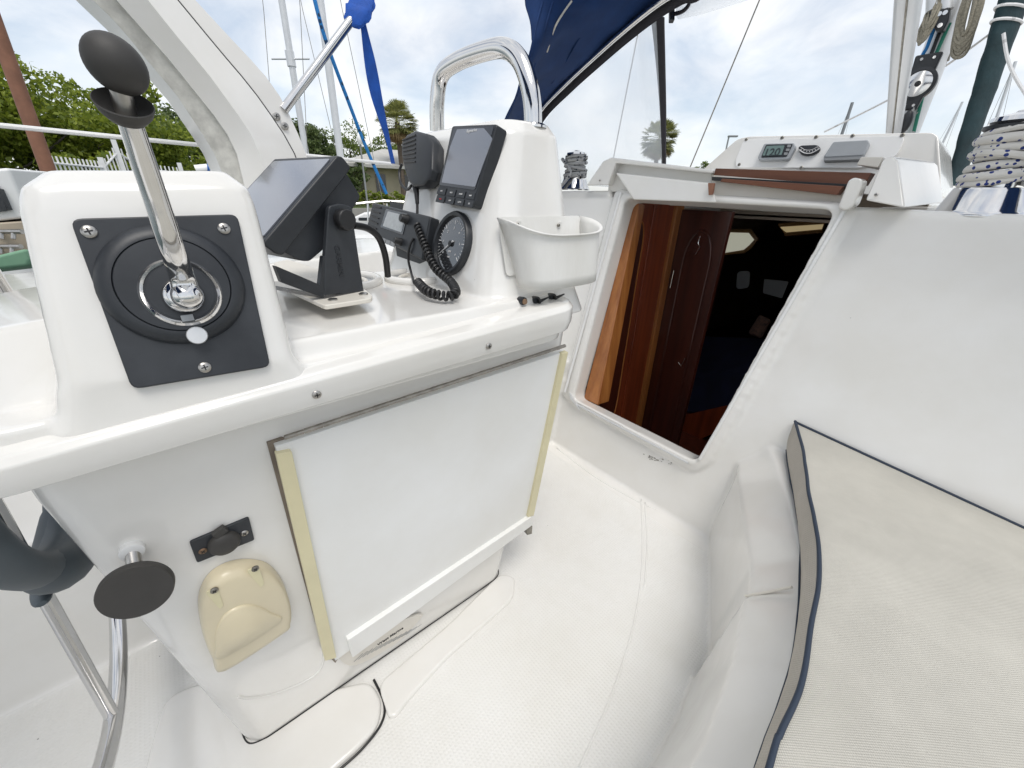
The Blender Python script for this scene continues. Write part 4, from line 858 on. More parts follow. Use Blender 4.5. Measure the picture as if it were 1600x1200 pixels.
b = MB(); b.tube(cr_path([w2c+V((-.05, -.05, .14)), w2c+V((.03, -.07, .08)), w2c+V((.0, -.08, .03)), w2c+V((-.02, -.10, .004)), w2c+V((.02, -.16, -.004))], 6), .008, 8)
tag(b.build('rope_tail', M['rope_grey'], None), 'loose grey rope tail hanging off the winch behind the instrument box', 'rope')
# ================================================================ DODGER
dg = thing('spray_dodger', (-1.0, 1.8, 1.2), 'navy canvas spray dodger with steel bow and clear vinyl side window above the companionway', 'spray hood')
bow = [at(838, 178, y=1.8)+V((-.03, 0, -.08)), at(845, 172, y=1.8), at(885, 130, y=1.8), at(930, 88, y=1.8), at(975, 48, y=1.8), at(1020, 12, y=1.8), at(1060, -14, y=1.8), at(1110, -40, y=1.8)]
bow = [bow[0]+V((-.12, 0, -.3))]+bow+[V((-.6, 1.8, 2.13)), V((-.1, 1.8, 2.12)), V((.35, 1.8, 1.9)), V((.6, 1.8, 1.15))]
B_ = cr_path(bow, 6)
b = MB(); b.tube(B_, .0125, 12); b.build('bow_tube', M['chrome'], dg)
aft = [at(740, 260, y=1.30), at(775, 215, y=1.30), at(800, 160, y=1.30), at(818, 110, y=1.30), at(831, 70, y=1.30), at(829, 40, y=1.30), at(820, 0, y=1.30), at(830, -70, y=1.32), at(900, -160, y=1.34), V((-.6, 1.34, 2.28)), V((-.1, 1.34, 2.27)), V((.35, 1.34, 2.0)), V((.6, 1.34, 1.2))]
A_ = cr_path(aft, 6)
inner = [p+V((0, .02, .014)) for p in B_]; rows = []
for k in range(9):
    t = k/8; rows.append([A_[min(i, len(A_)-1)].lerp(inner[i], t)+V((0, 0, .05*math.sin(math.pi*t)))+V((.012*noise.noise(V((i*.25, t*3, 0))), 0, .02*noise.noise(V((i*.2, t*4, 5))))) for i in range(len(inner))])
b = MB(); b.grid(rows); b.build('canvas', M['canvas'], dg, solid=.004, auto=0)
fwd = [p+V((0, .06, -.035)) for p in B_]
b = MB(); b.grid([[p+V((0, .022, .010)) for p in B_], [p+V((0, .035, -.012)) for p in B_], [p+V((0, .045, -.030)) for p in B_]]); b.build('canvas_edge', M['dark_web'], dg, solid=.003, auto=0)
from mathutils.bvhtree import BVHTree
vv = [p for r_ in rows for p in r_]; m_ = len(rows[0])
bv = BVHTree.FromPolygons(vv, [(i*m_+j, i*m_+j+1, (i+1)*m_+j+1, (i+1)*m_+j) for i in range(len(rows)-1) for j in range(m_-1)])
def oncv(x, y, h=.006):
    D = ray(x, y).normalized(); hit = bv.ray_cast(ORG, D)
    return (hit[0] if hit[0] is not None else at(x, y, y=1.4))-D*h
b = MB(); b.tube(cr_path([oncv(*p) for p in ((893, 2), (880, 20), (866, 45), (855, 80))], 6), .0065, 8, flat=.6); b.build('piping', M['gel_warm'], dg)
for pts in (((848, 2), (838, 40), (828, 90), (816, 150)), ((864, 2), (850, 50), (836, 100), (828, 130)), ((905, 60), (885, 95), (862, 130))):
    b = MB(); b.tube(cr_path([oncv(*p, .002) for p in pts], 6), .004, 8); b.build('seam', M['canvas'], dg)
# side window and its zipper strap
sb = [at(1036, 256, y=2.4), at(1035, 180, y=2.28), at(1031, 100, y=2.15), at(1026, 26, y=2.02)]
bb = [V((-1.98, 1.80, 1.20)), V((-1.75, 1.95, 1.22)), V((-1.60, 2.2, 1.24)), sb[0]]
tb = cr_path([B_[9], B_[14], B_[20], B_[27], B_[33]], 8)
sbc = cr_path(sb, 8); rows = []
nU = 20; low = cr_path(bb, 7)
for k in range(nU+1):
    t = k/nU; a_ = tb[int(t*(len(tb)-1))]+V((0, .05, -.03)); q = low[int(t*(len(low)-1))]
    rows.append([a_.lerp(q, j/10)+V((.006*noise.noise(V((k*.3, j*.4, 2))), 0, 0)) for j in range(11)])
end = rows[-1]
b = MB(); b.grid(rows[:-1]+[[sbc[-1].lerp(sbc[0], j/10) for j in range(11)]]); b.build('vinyl_window', M['vinyl'], dg, auto=0)
b = MB(); SP = cr_path(sb, 6); cdir = RT
b.loft([[p-RT*w_+V((0, .004, 0)), p+RT*w_, p+RT*w_+V((0, .012, 0)), p-RT*w_+V((0, .016, 0))] for p, w_ in [(p, .012+.020*(i/len(SP))**1.5) for i, p in enumerate(SP)]]); b.build('zipper_strap', M['dark_web'], dg)
b = MB(); b.tube([SP[0]+V((0, -.004, 0)), SP[-1]+V((0, -.004, 0))], .003, 6); b.build('zipper', M['black'], dg)
b = MB(); b.loft([[at(*p, y=y) for p in ((1012, -10), (1090, -20), (1050, 6), (1026, 28), (1015, 18))] for y in (1.88, 1.96)]); b.build('canvas_corner', M['canvas'], dg, bevel=.006)
b = MB(); b.tube([at(1062, 16, y=1.98), at(1100, 4, y=1.98), at(1180, -30, y=1.98)], [.030, .036, .05], 16); b.build('rolled_window', M['vinyl'], dg)
b = MB(); b.tube(cr_path([at(1053, 22, y=1.95), at(1066, 18, y=1.95), at(1076, 8, y=1.95), at(1080, -6, y=1.95)], 4), .008, 8); b.build('window_strap', M['dark_web'], dg)
b = MB(); b.obox(at(1048, 28, y=1.95), RT, UP, -FW, .02, .05, .02); b.build('buckle', M['black_plastic'], dg, bevel=.003)
# ================================================================ ARCH over the cockpit, port leg
R0 = [(145, 0), (187, 41), (237, 103), (275, 147), (306, 194), (331, 231), (347, 269), (360, 320), (368, 380)]
R1_ = [(180, 0), (219, 44), (266, 97), (306, 147), (344, 194), (366, 231), (378, 281), (388, 325), (394, 380)]
R2_ = [(231, 0), (275, 55), (325, 115), (360, 163), (390, 205), (405, 240), (416, 285), (422, 330), (428, 380)]
R3_ = [(277, 0), (344, 81), (380, 123), (406, 156), (440, 205), (455, 232), (462, 245), (480, 300), (490, 380)]
R4_ = [(305, 0), (369, 69), (410, 112), (437, 150), (460, 195), (478, 240), (488, 270), (500, 320), (510, 380)]
def samp(Rk, y):
    for a_, c_ in zip(Rk, Rk[1:]):
        if y <= c_[1]: t = (y-a_[1])/(c_[1]-a_[1]); return a_[0]+(c_[0]-a_[0])*t
    return Rk[-1][0]
YY = [-70, -35, 0, 30, 60, 90, 120, 150, 180, 210, 240, 270, 300, 340, 380]
rails = []
for Rk, xx in ((R0, -2.0), (R1_, -1.985), (R1_, -1.965), (R2_, -1.93), (R3_, -1.99), (R3_, -2.0), (R4_, -2.02)):
    rails.append([at(samp(Rk, y), y, x=xx) for y in YY])
rails[2] = [p+V((0, .004, 0)) for p in rails[2]]
back = [[p+V((-.13, .02, 0)) for p in rails[6]], [p+V((-.13, -.02, 0)) for p in rails[0]]]
secs = [[r_[i] for r_ in rails+back] for i in range(len(YY))]
top = secs[0]; c0 = sum(top, V())/len(top); more = []
for (cx, cz, an) in ((-1.75, 2.35, -50), (-1.3, 2.6, -80), (-.3, 2.62, -100), (.4, 2.3, -140), (.62, 1.2, -170)):
    Rm = Matrix.Rotation(math.radians(-an-0), 3, 'Y'); more.append([V((cx, 0, cz))+V((0, .15, 0))+Rm @ (p-c0) for p in top])
b = MB(); b.loft(list(reversed(more))[0:]+secs if False else secs)
arch = thing('targa_arch', (-2.0, .4, .8), 'cream white fibreglass arch leg rising from the far coaming at upper left', 'arch')
b.build('arch_leg', M['gel'], arch, auto=25)
b = MB(); b.loft([[r_[i]+V((.004, 0, 0)) for r_ in (rails[0], rails[1])]+[r_[i]+V((-.02, 0, 0)) for r_ in (rails[1], rails[0])] for i in range(len(YY))]); b.build('weathered_edge', M['gel_rough'], arch, auto=30)
b = MB(); b.tube(rails[5], .004, 6); b.build('seam', M['black'], arch)
b = MB(); b.tube(rails[1], .003, 6); b.build('seam', M['black'], arch)
for s in ((432, 182), (445, 197)): screw(at(*s, x=-2.0), (1, 0, 0), .014, arch)
b = MB(); P = [at(*p, x=-1.945) for p in ((392, 205), (410, 215), (432, 262), (470, 330), (430, 330), (414, 290))]; b.prism(P, (1, 0, .3), .05); b.build('moulded_gusset', M['gel'], arch, bevel=.01)
b = MB(); P = cr_path([at(443, 172, x=-2.02), at(552, 27, x=-2.02)]+[at(566, 5, x=-2.02)], 2); b.tube(P, .017, 14)
tag(b.build('bimini_pole', M['chrome'], None), 'slanting stainless pole running from the arch up to the blue bundle', 'pole')
bn = MB(); P = [at(552, 30, x=-2.0), at(560, 20, x=-2.0), at(566, 5, x=-2.0), at(570, -25, x=-2.0), at(572, -60, x=-2.0)]
secs = []
for i, (p, R_) in enumerate(zip(cr_path(P, 5), [.02, .03, .04, .045, .05]+[.052, .048, .05, .052, .054]+[.05]*11)):
    secs.append([p+(RT*math.cos(t)+V((0, 0, 1))*math.sin(t)*.8+V((0, 0, 0)))*R_*(1+.35*noise.noise(V((i*.6, math.cos(t)*1.5, math.sin(t)*1.5)))) for t in [2*math.pi*k/16 for k in range(16)]])
bn.loft(secs); tag(bn.build('canvas_bundle', M['bright_blue'], None, auto=60), 'bright blue canvas bundle tied round the top of the slanting pole', 'canvas bundle')
b = MB(); P = cr_path([at(565, 25, x=-2.0), at(575, 80, x=-2.02), at(588, 150, x=-2.05), at(605, 215, x=-2.1), at(614, 255, x=-2.15)], 6)
b.loft([[p-RT*w_, p+RT*w_, p+RT*w_+FW*.004, p-RT*w_+FW*.004] for p, w_ in [(p, .006+.016*math.sin(math.pi*min(i/20, 1))**2+.004) for i, p in enumerate(P)]]); tag(b.build('webbing_strap', M['bright_blue'], None), 'bright blue twisted webbing strap hanging from the canvas bundle', 'strap')
b = MB(); b.tube(cr_path([at(488, -15, x=-2.3), at(508, 60, x=-2.3), at(541, 150, x=-2.35), at(574, 235, x=-2.4), at(604, 303, x=-2.4)], 6), .0085, 8); tag(b.build('mainsheet_rope', M['rope_blue'], None), 'teal blue rope slanting down past the palm tree', 'rope')
b = MB(); b.grid([[V((x, y, 2.22+.16*math.cos((x+.7)*1.0)+.02*math.cos(y*3))) for x in [-2.0+.13*k for k in range(21)]] for y in (-2.2, -1.8, -1.4, -1.05, -.8)]); b.build('unseen_bimini_canvas', M['canvas'], boat, solid=.004, auto=0)  # out-of-view canvas added overhead for its shade and dark reflection in the chrome
# port lifeline
ll = [at(-60, 190, x=-2.35), at(0, 196, x=-2.35), at(120, 207, x=-2.35), at(240, 219, x=-2.35), at(352, 229, x=-2.35)]
b = MB(); b.tube([ll[0], at(612, 256, x=-2.35)], .008, 8); tag(b.build('lifeline', M['white_paint'], None), 'white plastic covered lifeline stretched along the far side deck', 'lifeline')
# ================================================================ MAST AND RIGGING
ms = thing('main_mast', (-.55, 3.2, 1.2), 'white aluminium mast with sheaves and ropes rising behind the instrument pod', 'mast')
YM = 3.2
mc0 = at(1412, 215, y=YM); xm = mc0.x; mw = (at(1437, 205, y=YM)-at(1397, 205, y=YM)).length
b = MB(); b.loft([[V((xm+mw/2*math.cos(t)*1.05, YM+.07*math.sin(t), z)) for t in [2*math.pi*k/28 for k in range(28)]] for z in (1.15, 2.0, 4.0, 9.0)]); b.build('mast_extrusion', M['alu'], ms)
b = MB(); b.box(xm-.010, xm+.004, YM-.076, YM-.06, 1.2, 5); b.build('sail_track', M['black_plastic'], ms, smooth=False)
def am(x, y, h=.09): return at(x, y, y=YM-h)
ropeB = MB(); ropeB.tube([am(1463, 36), am(1448, 75), am(1430, 105), am(1408, 145)], .0075, 8)
tag(ropeB.build('halyard_rope', M['rope_blue'], None), 'blue halyard running down the left side of the main mast', 'rope')
b = MB(); b.tube([am(1484, 36, .08), am(1462, 85, .08), am(1444, 140, .08), am(1428, 205, .08), am(1426, 215, .08)], .0075, 8)
tag(b.build('halyard_rope', M['rope_green'], None), 'green flecked halyard running down the right side of the main mast', 'rope')
# main block
bk_ = thing('pulley_block', am(1434, 130, .1), 'black pulley block with shiny round sheave on the mast face', 'pulley block')
ce = am(1434, 131, .13); bd = (am(1446, 98, .13)-am(1422, 162, .13)).normalized(); bu = bd.cross(V((0, -1, 0))).normalized()
def bl(u, v, h=0): return ce+bu*u+bd*v+V((0, -h, 0))
b = MB(); b.lathe(ce+V((0, .03, 0)), (0, -1, 0), [(.068, 0), (.068, .03), (.055, .034), (.053, .028), (0, .028)], 36); b.build('cheek_rim', M['black_plastic'], bk_)
b = MB(); b.lathe(ce+V((0, .004, 0)), (0, -1, 0), [(.052, 0), (.052, .004), (.035, .007), (.012, .006), (0, .006)], 36); b.build('sheave', M['chrome'], bk_)
b = MB(); b.lathe(ce+V((0, -.002, 0)), (0, -1, 0), [(.012, 0), (.012, .004), (0, .005)], 16); b.build('axle', M['black'], bk_)
b = MB(); b.prism([bl(*q) for q in ((-.045, .05), (.045, .05), (.05, .12), (-.05, .12))], (0, -1, 0), .03); b.build('block_body', M['black_plastic'], bk_, bevel=.008); b = MB(); b.prism([bl(*q) for q in ((-.05, -.04), (.04, -.05), (.03, -.11), (-.045, -.105))], (0, -1, 0), .03); b.build('block_body', M['black_plastic'], bk_, bevel=.008)
for q in ((-.02, .10), (.025, .10), (-.02, -.085), (.015, -.09)): b = MB(); b.lathe(bl(*q, 0), (0, -1, 0), [(.007, 0), (.006, .004), (0, .004)], 12); b.build('rivet', M['chrome'], bk_)
b = MB()
for p in ((1460, 20), (1478, 22)): b.tube([am(p[0], p[1]-40, .11), am(p[0]-1, p[1]-4, .11)], .028, 14)
b.build('rope_clutch', M['alu'], ms)
b = MB(); b.prism([am(*q, .14) for q in ((1450, 17), (1485, 10), (1482, 32), (1474, 48), (1462, 47), (1453, 34))], (0, -1, 0), .05); b.build('clutch_body', M['black_plastic'], ms, bevel=.008)
for q in ((1458, 24), (1468, 22), (1477, 20), (1469, 40)): b = MB(); b.lathe(am(*q, .14), (0, -1, 0), [(.01, 0), (.009, .006), (0, .006)], 12); b.build('clutch_pin', M['chrome'], ms)
# lower tackle
tk = thing('tackle_fitting', am(1393, 190, .1), 'stainless tang and small block at the foot of the boom vang beside the mast', 'deck fitting')
b = MB(); b.prism(round_poly([am(*q, .14) for q in ((1386, 206), (1384, 190), (1392, 180), (1402, 182), (1404, 206))], .01), (0, -1, 0), .03); b.build('tang', M['chrome'], tk, bevel=.003)
b = MB(); b.tube([am(1396, 150, .15), am(1398, 165, .15), am(1404, 182, .15)], .010, 8); b.tube([am(1397, 165, .15), am(1388, 182, .15)], .008, 8); b.build('shackle', M['dull_steel'], tk)
b = MB(); b.ell(am(1416, 190, .15), (0, -1, 0), .024, .05, .02, 16, 8, u=bd); b.build('small_block', M['black_plastic'], tk)
b = MB(); b.tube([am(1407, 204, .15), am(1421, 182, .15), am(1428, 168, .15)], .006, 8); b.build('lashing', M['rope_grey'], tk)
# vang spar left of the mast
v0, v1 = am(1396, 208, .16), am(1423, -30, .55)
vg = thing('vang_spar', v0, 'slim white spar with a dark groove leaning left of the main mast', 'spar')
b = MB(); b.tube([v0, v1], [.030, .048], 16); b.build('spar_tube', M['alu'], vg)
cn = ((v0+v1)/2-ORG).normalized()
b = MB(); b.tube([v0-cn*.030-RT*.004, v1-cn*.048-RT*.006], [.0035, .005], 6); b.build('groove', M['dull_steel'], vg)
# rope coils hung on the mast
def coil(cx, y0, y1, wd, n, name, label, sd, h):
    random.seed(sd); b = MB()
    for k in range(n):
        a_ = random.uniform(-1, 1); w_ = wd*random.uniform(.25, 1.1); yb = y1-random.uniform(0, 40); dx = (y0-y1)*-.28
        P = [at(cx(y0)+a_*3, y0, y=h+random.uniform(-.05, .03)), at(cx(y0+.4*(yb-y0))+w_*.55+a_*3, y0+.4*(yb-y0), y=h-.03), at(cx(yb-14)+w_*.5, yb-14, y=h-.05), at(cx(yb)+a_, yb, y=h-.05), at(cx(yb-14)-w_*.5, yb-14, y=h-.03), at(cx(y0+.4*(yb-y0))-w_*.5+a_*3, y0+.4*(yb-y0), y=h+random.uniform(-.04, .04)), at(cx(y0)-a_*3, y0, y=h)]
        b.tube(cr_path(P, 6), .0070, 6)
    tag(b.build('rope_coil', M['rope_tan'], None), label, 'rope')
coil(lambda y: 1520-.26*y, -40, 92, 26, 13, 'rope_coil', 'large coil of tan rope hanging on the right side of the mast', 4, YM-.12)
coil(lambda y: 1458-.40*y+6, -20, 78, 16, 9, 'rope_coil', 'smaller coil of tan rope hanging on the left side of the mast', 5, YM-.10)
b = MB(); b.tube([at(1489, 55, y=YM), at(1478, 96, y=YM)], .012, 8); tag(b.build('shock_cord', M['dull_steel'], None), 'short grey bar hanging between the mast and the large rope coil', 'bar')
# furled jib or covered stay on the neighbouring rig
f0, f1 = at(1489, 290, y=3.0), at(1594, -30, y=3.0)
b = MB(); secs = []
for i in range(30):
    t = i/29; p = f0.lerp(f1, t); R_ = (.042+.026*t)*(1+.06*noise.noise(V((t*22, 0, 0))))
    secs.append([p+(RT*math.cos(a_)+V((0, 1, 0))*math.sin(a_))*R_*(1+.10*noise.noise(V((math.cos(a_), math.sin(a_), t*9)))) for a_ in [2*math.pi*k/14 for k in range(14)]])
b.loft(secs); fs = thing('furled_sail', f0, 'dark teal furled sail rolled on its stay at the upper right', 'furled sail'); b.build('sail_roll', M['dark_teal'], fs, auto=80)
for t in (.82, .88): b = MB(); p = f0.lerp(f1, t); R_ = (.042+.026*t)*1.04; b.tube([p+(RT*math.cos(a_)+V((0, 1, 0))*math.sin(a_))*R_ for a_ in [2*math.pi*k/20 for k in range(20)]], .0055, 6, closed=True); b.build('sail_tie', M['rope_plain'], fs)
def wire(pts, r_, m, name, label, cat, group=None, n=6):
    b = MB(); b.tube(cr_path(pts, n), r_, 6); return tag(b.build(name, M[m], None), label, cat, group)
wire([at(1288, 206, y=3.4), at(1392, 154, y=3.3), at(1470, 108, y=3.3), at(1570, 36, y=3.1)], .0050, 'rope_plain', 'control_line', 'thin white rope running from the pod up behind the mast to the furled sail', 'rope')
wire([at(1568, 52, y=2.9), at(1574, 90, y=2.9), at(1586, 120, y=2.9), at(1606, 152, y=2.9)], .0065, 'rope_plain', 'furling_line', 'thick white rope curving down from the furled sail at the right edge', 'rope')
wire([at(1078, 262, y=3.0), at(1195, -20, y=3.0)], .004, 'dull_steel', 'shroud_wire', 'thin steel shroud right of the dodger window against open sky', 'rigging wire')
wire([at(953, 275, y=3.0), at(1006, 5, y=3.0)], .004, 'dull_steel', 'shroud_wire', 'thin steel shroud seen through the clear dodger window', 'rigging wire')
# ================================================================ WATER, SHORE AND BACKGROUND
WZ, LZ = -1.0, .15            # water level, shore level
def far(px, d):               # ground point d metres away under picture column px
    D = at(px, 300, r=d); return V((D.x, D.y, LZ))
m = mat('water', (.035, .06, .055), .08, spec=.5, bump_s=1.6, bump=.5, dist=.12)
b = MB(); b.grid([[V((-3000, -3000, WZ)), V((3000, -3000, WZ))], [V((-3000, 3000, WZ)), V((3000, 3000, WZ))]]); tag(b.build('water', M['water'], None), kind='structure')
mat('grass', (.075, .11, .025), .9, noise_s=.8, noise_a=.5, coord='Object'); mat('concrete', (.42, .40, .36), .85, noise_s=1.2, noise_a=.25, bump_s=20, bump=.3)
# shore: land beyond a seawall running roughly parallel to the boat
shore = [far(-200, 17), far(100, 19), far(400, 22), far(640, 27), far(900, 34), far(1300, 60)]
far_side = [far(1300, 1800), far(700, 2500), far(200, 2500), far(-260, 1800)]
b = MB(); P = shore+far_side; b.loft([[V((p.x, p.y, WZ-.3)) for p in P], P]); tag(b.build('ground', M['grass'], None, smooth=False), kind='structure')
b = MB(); inner = [p+(V((p.x, p.y, 0)).normalized()*3.2) for p in shore]
b.loft([[p+V((0, 0, .004)) for p in shore]+[p+V((0, 0, .004)) for p in reversed(inner)], [p+V((0, 0, .05)) for p in shore]+[p+V((0, 0, .05)) for p in reversed(inner)]]); tag(b.build('path', M['concrete'], None, smooth=False), kind='structure')
b = MB(); b.loft([[p+V((p.x, p.y, 0)).normalized()*s+V((0, 0, z)) for s, z in ((-.3, WZ-.3-LZ), (-.3, .18), (0, .18), (0, WZ-.3-LZ))] for p in shore]); tag(b.build('seawall', M['concrete'], None, smooth=False), 'low grey concrete seawall along the shore behind the boats', 'seawall')
# trees
def crown(blobs, n, size, key, seed, core=True):
    random.seed(seed); b = bmesh.new(); tot = sum(r_**2 for _, r_ in blobs)
    for c, r_ in blobs:
        sub = [(c+V([random.gauss(0, 1) for _ in range(3)]).normalized()*r_*random.uniform(.45, 1.0)*1.0, r_*random.uniform(.22, .42)) for _ in range(16)]
        for _ in range(int(n*r_*r_/tot)):
            sc, sr = random.choice(sub); d = V([random.gauss(0, 1) for _ in range(3)]).normalized()
            p = sc+V((d.x, d.y, d.z*.6))*sr*random.uniform(.5, 1.08)
            u = V([random.gauss(0, 1) for _ in range(3)]).normalized(); v = u.cross(V([random.gauss(0, 1) for _ in range(3)])).normalized(); s = size*random.uniform(.5, 1.3)
            vs = [b.verts.new(p+u*s*a_+v*s*c_) for a_, c_ in ((-.5, 0), (0, -.28), (.5, 0), (0, .28))]; b.faces.new(vs)
    me = bpy.data.meshes.new('crown'); b.to_mesh(me); b.free(); return me
def tree(px, d, h, w_, label, key, n=11000, size=.32, seed=1, group=None, flat=.55, lift=.42):
    base = far(px, d); t = thing('leafy_tree', base, label, 'tree', group); random.seed(seed)
    side = V((-base.y, base.x, 0)).normalized(); dep = V((base.x, base.y, 0)).normalized(); blobs = []
    for k in range(9):
        a_ = random.uniform(-1, 1); q = random.uniform(lift, 1); blobs.append((base+side*a_*w_*.5*(1.15-abs(q-.55))+dep*random.uniform(-.3, .3)*w_+V((0, 0, h*q*.86)), w_*random.uniform(.15, .24)))
    blobs.append((base+V((0, 0, h*.78)), w_*.27))
    me = crown(blobs, n, size, key, seed); finish(me, 'crown', M[key], t, smooth=False)
    b = MB(); b.tube(cr_path([base+V((0, 0, -.1)), base+V((.1, .1, h*.25)), base+side*.3+V((0, 0, h*.45)), base+V((0, 0, h*.8))], 4), [h*.035]*5+[h*.028]*4+[h*.018]*4, 8)
    for c, r_ in blobs[:7]: b.tube(cr_path([base+V((0, 0, h*random.uniform(.2, .4))), (base+c)/2+V((0, 0, h*.05)), c], 4), [h*.014]*4+[h*.010]*4+[h*.005], 6)
    b.build('trunk', M['bark'], t); return t
G = 'trees along the shore'
def top(px, py, d): return at(px, py, r=d).z-LZ
for px, py, d, w_, lab, key, n, size, sd in (
    (-30, 118, 27, 9, 'spreading bright green tree at the far left edge behind the brown pole', 'leaf_bright', 16000, .26, 11),
    (85, 122, 29, 9, 'spreading bright green tree just right of the brown pole', 'leaf_bright', 17000, .26, 12),
    (190, 150, 32, 8, 'bright green tree behind the white picket fence', 'leaf_bright', 13000, .28, 13),
    (285, 166, 40, 9, 'mid green tree seen left of the arch leg', 'leaf_mid', 12000, .32, 14),
    (345, 190, 46, 9, 'dark tree just behind the arch leg', 'leaf_dark', 9000, .34, 15),
    (494, 172, 36, 5.6, 'tall dark green tree between the arch and the thin mast', 'leaf_dark', 13000, .24, 16),
    (450, 205, 40, 8, 'dark green tree low behind the chartplotter', 'leaf_dark', 9000, .3, 17),
    (556, 206, 58, 13, 'rounded mid green tree behind the lamp post and house', 'leaf_mid', 14000, .32, 18),
    (622, 225, 70, 9, 'farther green tree behind the small house', 'leaf_mid', 9000, .36, 19),
    (1094, 244, 60, 4.2, 'small tree top showing over the cabin beside the pod', 'leaf_mid', 6000, .28, 20)):
    tree(px, d, top(px, py, d)*.90, w_, lab, key, int(n*1.25), size*.85, sd, G, lift=.12)
def palm(px, d, h, label, seed, s=1.0):
    base = far(px, d); t = thing('palm_tree', base, label, 'palm tree', 'palm trees'); random.seed(seed)
    b = MB(); b.tube([base+V((0, 0, -.1)), base+V((.1, 0, h*.5)), base+V((0, 0, h))], [.22*s, .18*s, .2*s], 10); b.build('trunk', M['palm_bark'], t)
    for nm, key, n, el0, el1, L0 in (('crown', 'frond', 120, -50, 88, 1.55), ('dead_fronds', 'dead_frond', 45, -85, -40, 1.45)):
        bb = bmesh.new(); top = base+V((0, 0, h))
        for k in range(n):
            a_ = random.uniform(0, 2*math.pi); el = math.asin(random.uniform(math.sin(math.radians(el0)), math.sin(math.radians(el1)))); L_ = L0*s*random.uniform(.8, 1.05)
            d = V((math.cos(a_)*math.cos(el), math.sin(a_)*math.cos(el), math.sin(el))); c = top+d*L_*.62; fan = V((0, 0, 1)).cross(d).normalized() if abs(d.z) < .98 else V((1, 0, 0)); nn = d.cross(fan)
            for j in range(13):
                f_ = (j-6)/6*1.25; dd = (d*math.cos(f_)+fan*math.sin(f_)).normalized(); w2 = nn.cross(dd).normalized()*.040*s
                e1 = c+dd*L_*.36; e2 = c+dd*L_*.50-V((0, 0, .18*s*random.random()))
                vs = [bb.verts.new(q) for q in (c, e1-w2, e2, e1+w2)]; bb.faces.new(vs)
            vs = [bb.verts.new(q) for q in (top, top+fan*.03, c+fan*.01, c-fan*.02)]; bb.faces.new(vs)
        me = bpy.data.meshes.new(nm); bb.to_mesh(me); bb.free(); finish(me, nm, M[key], t, smooth=False)
palm(630, 38, at(630, 192, r=38).z-LZ, 'sabal palm with a full round crown left of the grab rail', 5, 1.0)
palm(1017, 44, at(1017, 218, r=44).z-LZ, 'palm tree hazily seen through the clear dodger window', 6, 1.1)
# house, hedge, lamp posts
hs = thing('waterfront_house', far(640, 48), 'low cream walled house with a pale hipped roof beyond the palm', 'house')
def ph(px, py, d): return at(px, py, r=d)
c0, c1 = far(572, 38), far(800, 44); hd_ = (c1-c0).normalized(); hn = V((hd_.y, -hd_.x, 0)); hn = hn if hn.dot(c0) < 0 else -hn
b = MB(); b.loft([[c0+V((0, 0, 0)), c1, c1-hn*8, c0-hn*8], [c0+V((0, 0, 2.7)), c1+V((0, 0, 2.7)), c1-hn*8+V((0, 0, 2.7)), c0-hn*8+V((0, 0, 2.7))]]); b.build('wall', M['house_wall'], hs, smooth=False)
b = MB(); z1 = V((0, 0, 2.7)); b.loft([[c0-hd_*1.8+hn*1.2+z1, c1+hd_+hn*1.2+z1, c1+hd_-hn*9+z1, c0-hd_*1.8-hn*9+z1], [c0-hd_*1.8+hn*1.2+z1*1.08, c1+hd_+hn*1.2+z1*1.08, c1+hd_-hn*9+z1*1.08, c0-hd_*1.8-hn*9+z1*1.08], [c0+hd_*3-hn*4+z1*1.65, c1-hd_*3-hn*4+z1*1.65, c1-hd_*3-hn*4.1+z1*1.65, c0+hd_*3-hn*4.1+z1*1.65]]); b.build('roof', M['roof'], hs, smooth=False)
for f_ in (.9, 3.2): b = MB(); q = c0+hd_*f_+hn*.02; b.loft([[q+V((0, 0, .7)), q+hd_*.8+V((0, 0, .7)), q+hd_*.8+V((0, 0, 2.3)), q+V((0, 0, 2.3))], [p+hn*.06 for p in (q+V((0, 0, .7)), q+hd_*.8+V((0, 0, .7)), q+hd_*.8+V((0, 0, 2.3)), q+V((0, 0, 2.3)))]]); b.build('window', M['dark_glass'], hs, smooth=False)
hb = [V((0, 0, 0))]; base = far(588, 33); sd = V((-base.y, base.x, 0)).normalized()
me = crown([(base+sd*k*.45+V((0, 0, .55)), .5) for k in range(-4, 5)], 5000, .14, 'leaf_bright', 9); hg = finish(me, 'hedge', M['leaf_bright'], None, smooth=False); tag(hg, 'clipped bright green hedge in front of the cream house', 'hedge')
def lamp(px, d, h, label):
    base = far(px, d); t = thing('lamp_post', base, label, 'lamp post'); b = MB(); b.tube([base, base+V((0, 0, .5)), base+V((0, 0, h))], [.10, .06, .05], 10); b.build('post', M['grey_ink'], t)
    b = MB(); b.lathe(base+V((0, 0, h)), (0, 0, 1), [(.10, 0), (.13, .1), (.17, .22), (.16, .4), (.08, .55), (.03, .65), (0, .7)], 16); b.build('globe', M['lamp_globe'], t)
lamp(572, 30, 3.6, 'slim lamp post with a white acorn globe in front of the trees')
lp = far(1120, 60); t = thing('street_light', lp, 'distant street light with a bent arm over the cabin top', 'street light'); b = MB(); b.tube([lp, lp+V((0, 0, 7.6))], .09, 8); b.build('post', M['grey_ink'], t)
b = MB(); b.obox(lp+V((0, 0, 7.6))+RT*.45, RT, V((0, 0, 1)).cross(RT), (0, 0, 1), 1.1, .35, .18); b.build('lamp_head', M['grey_ink'], t, bevel=.04)
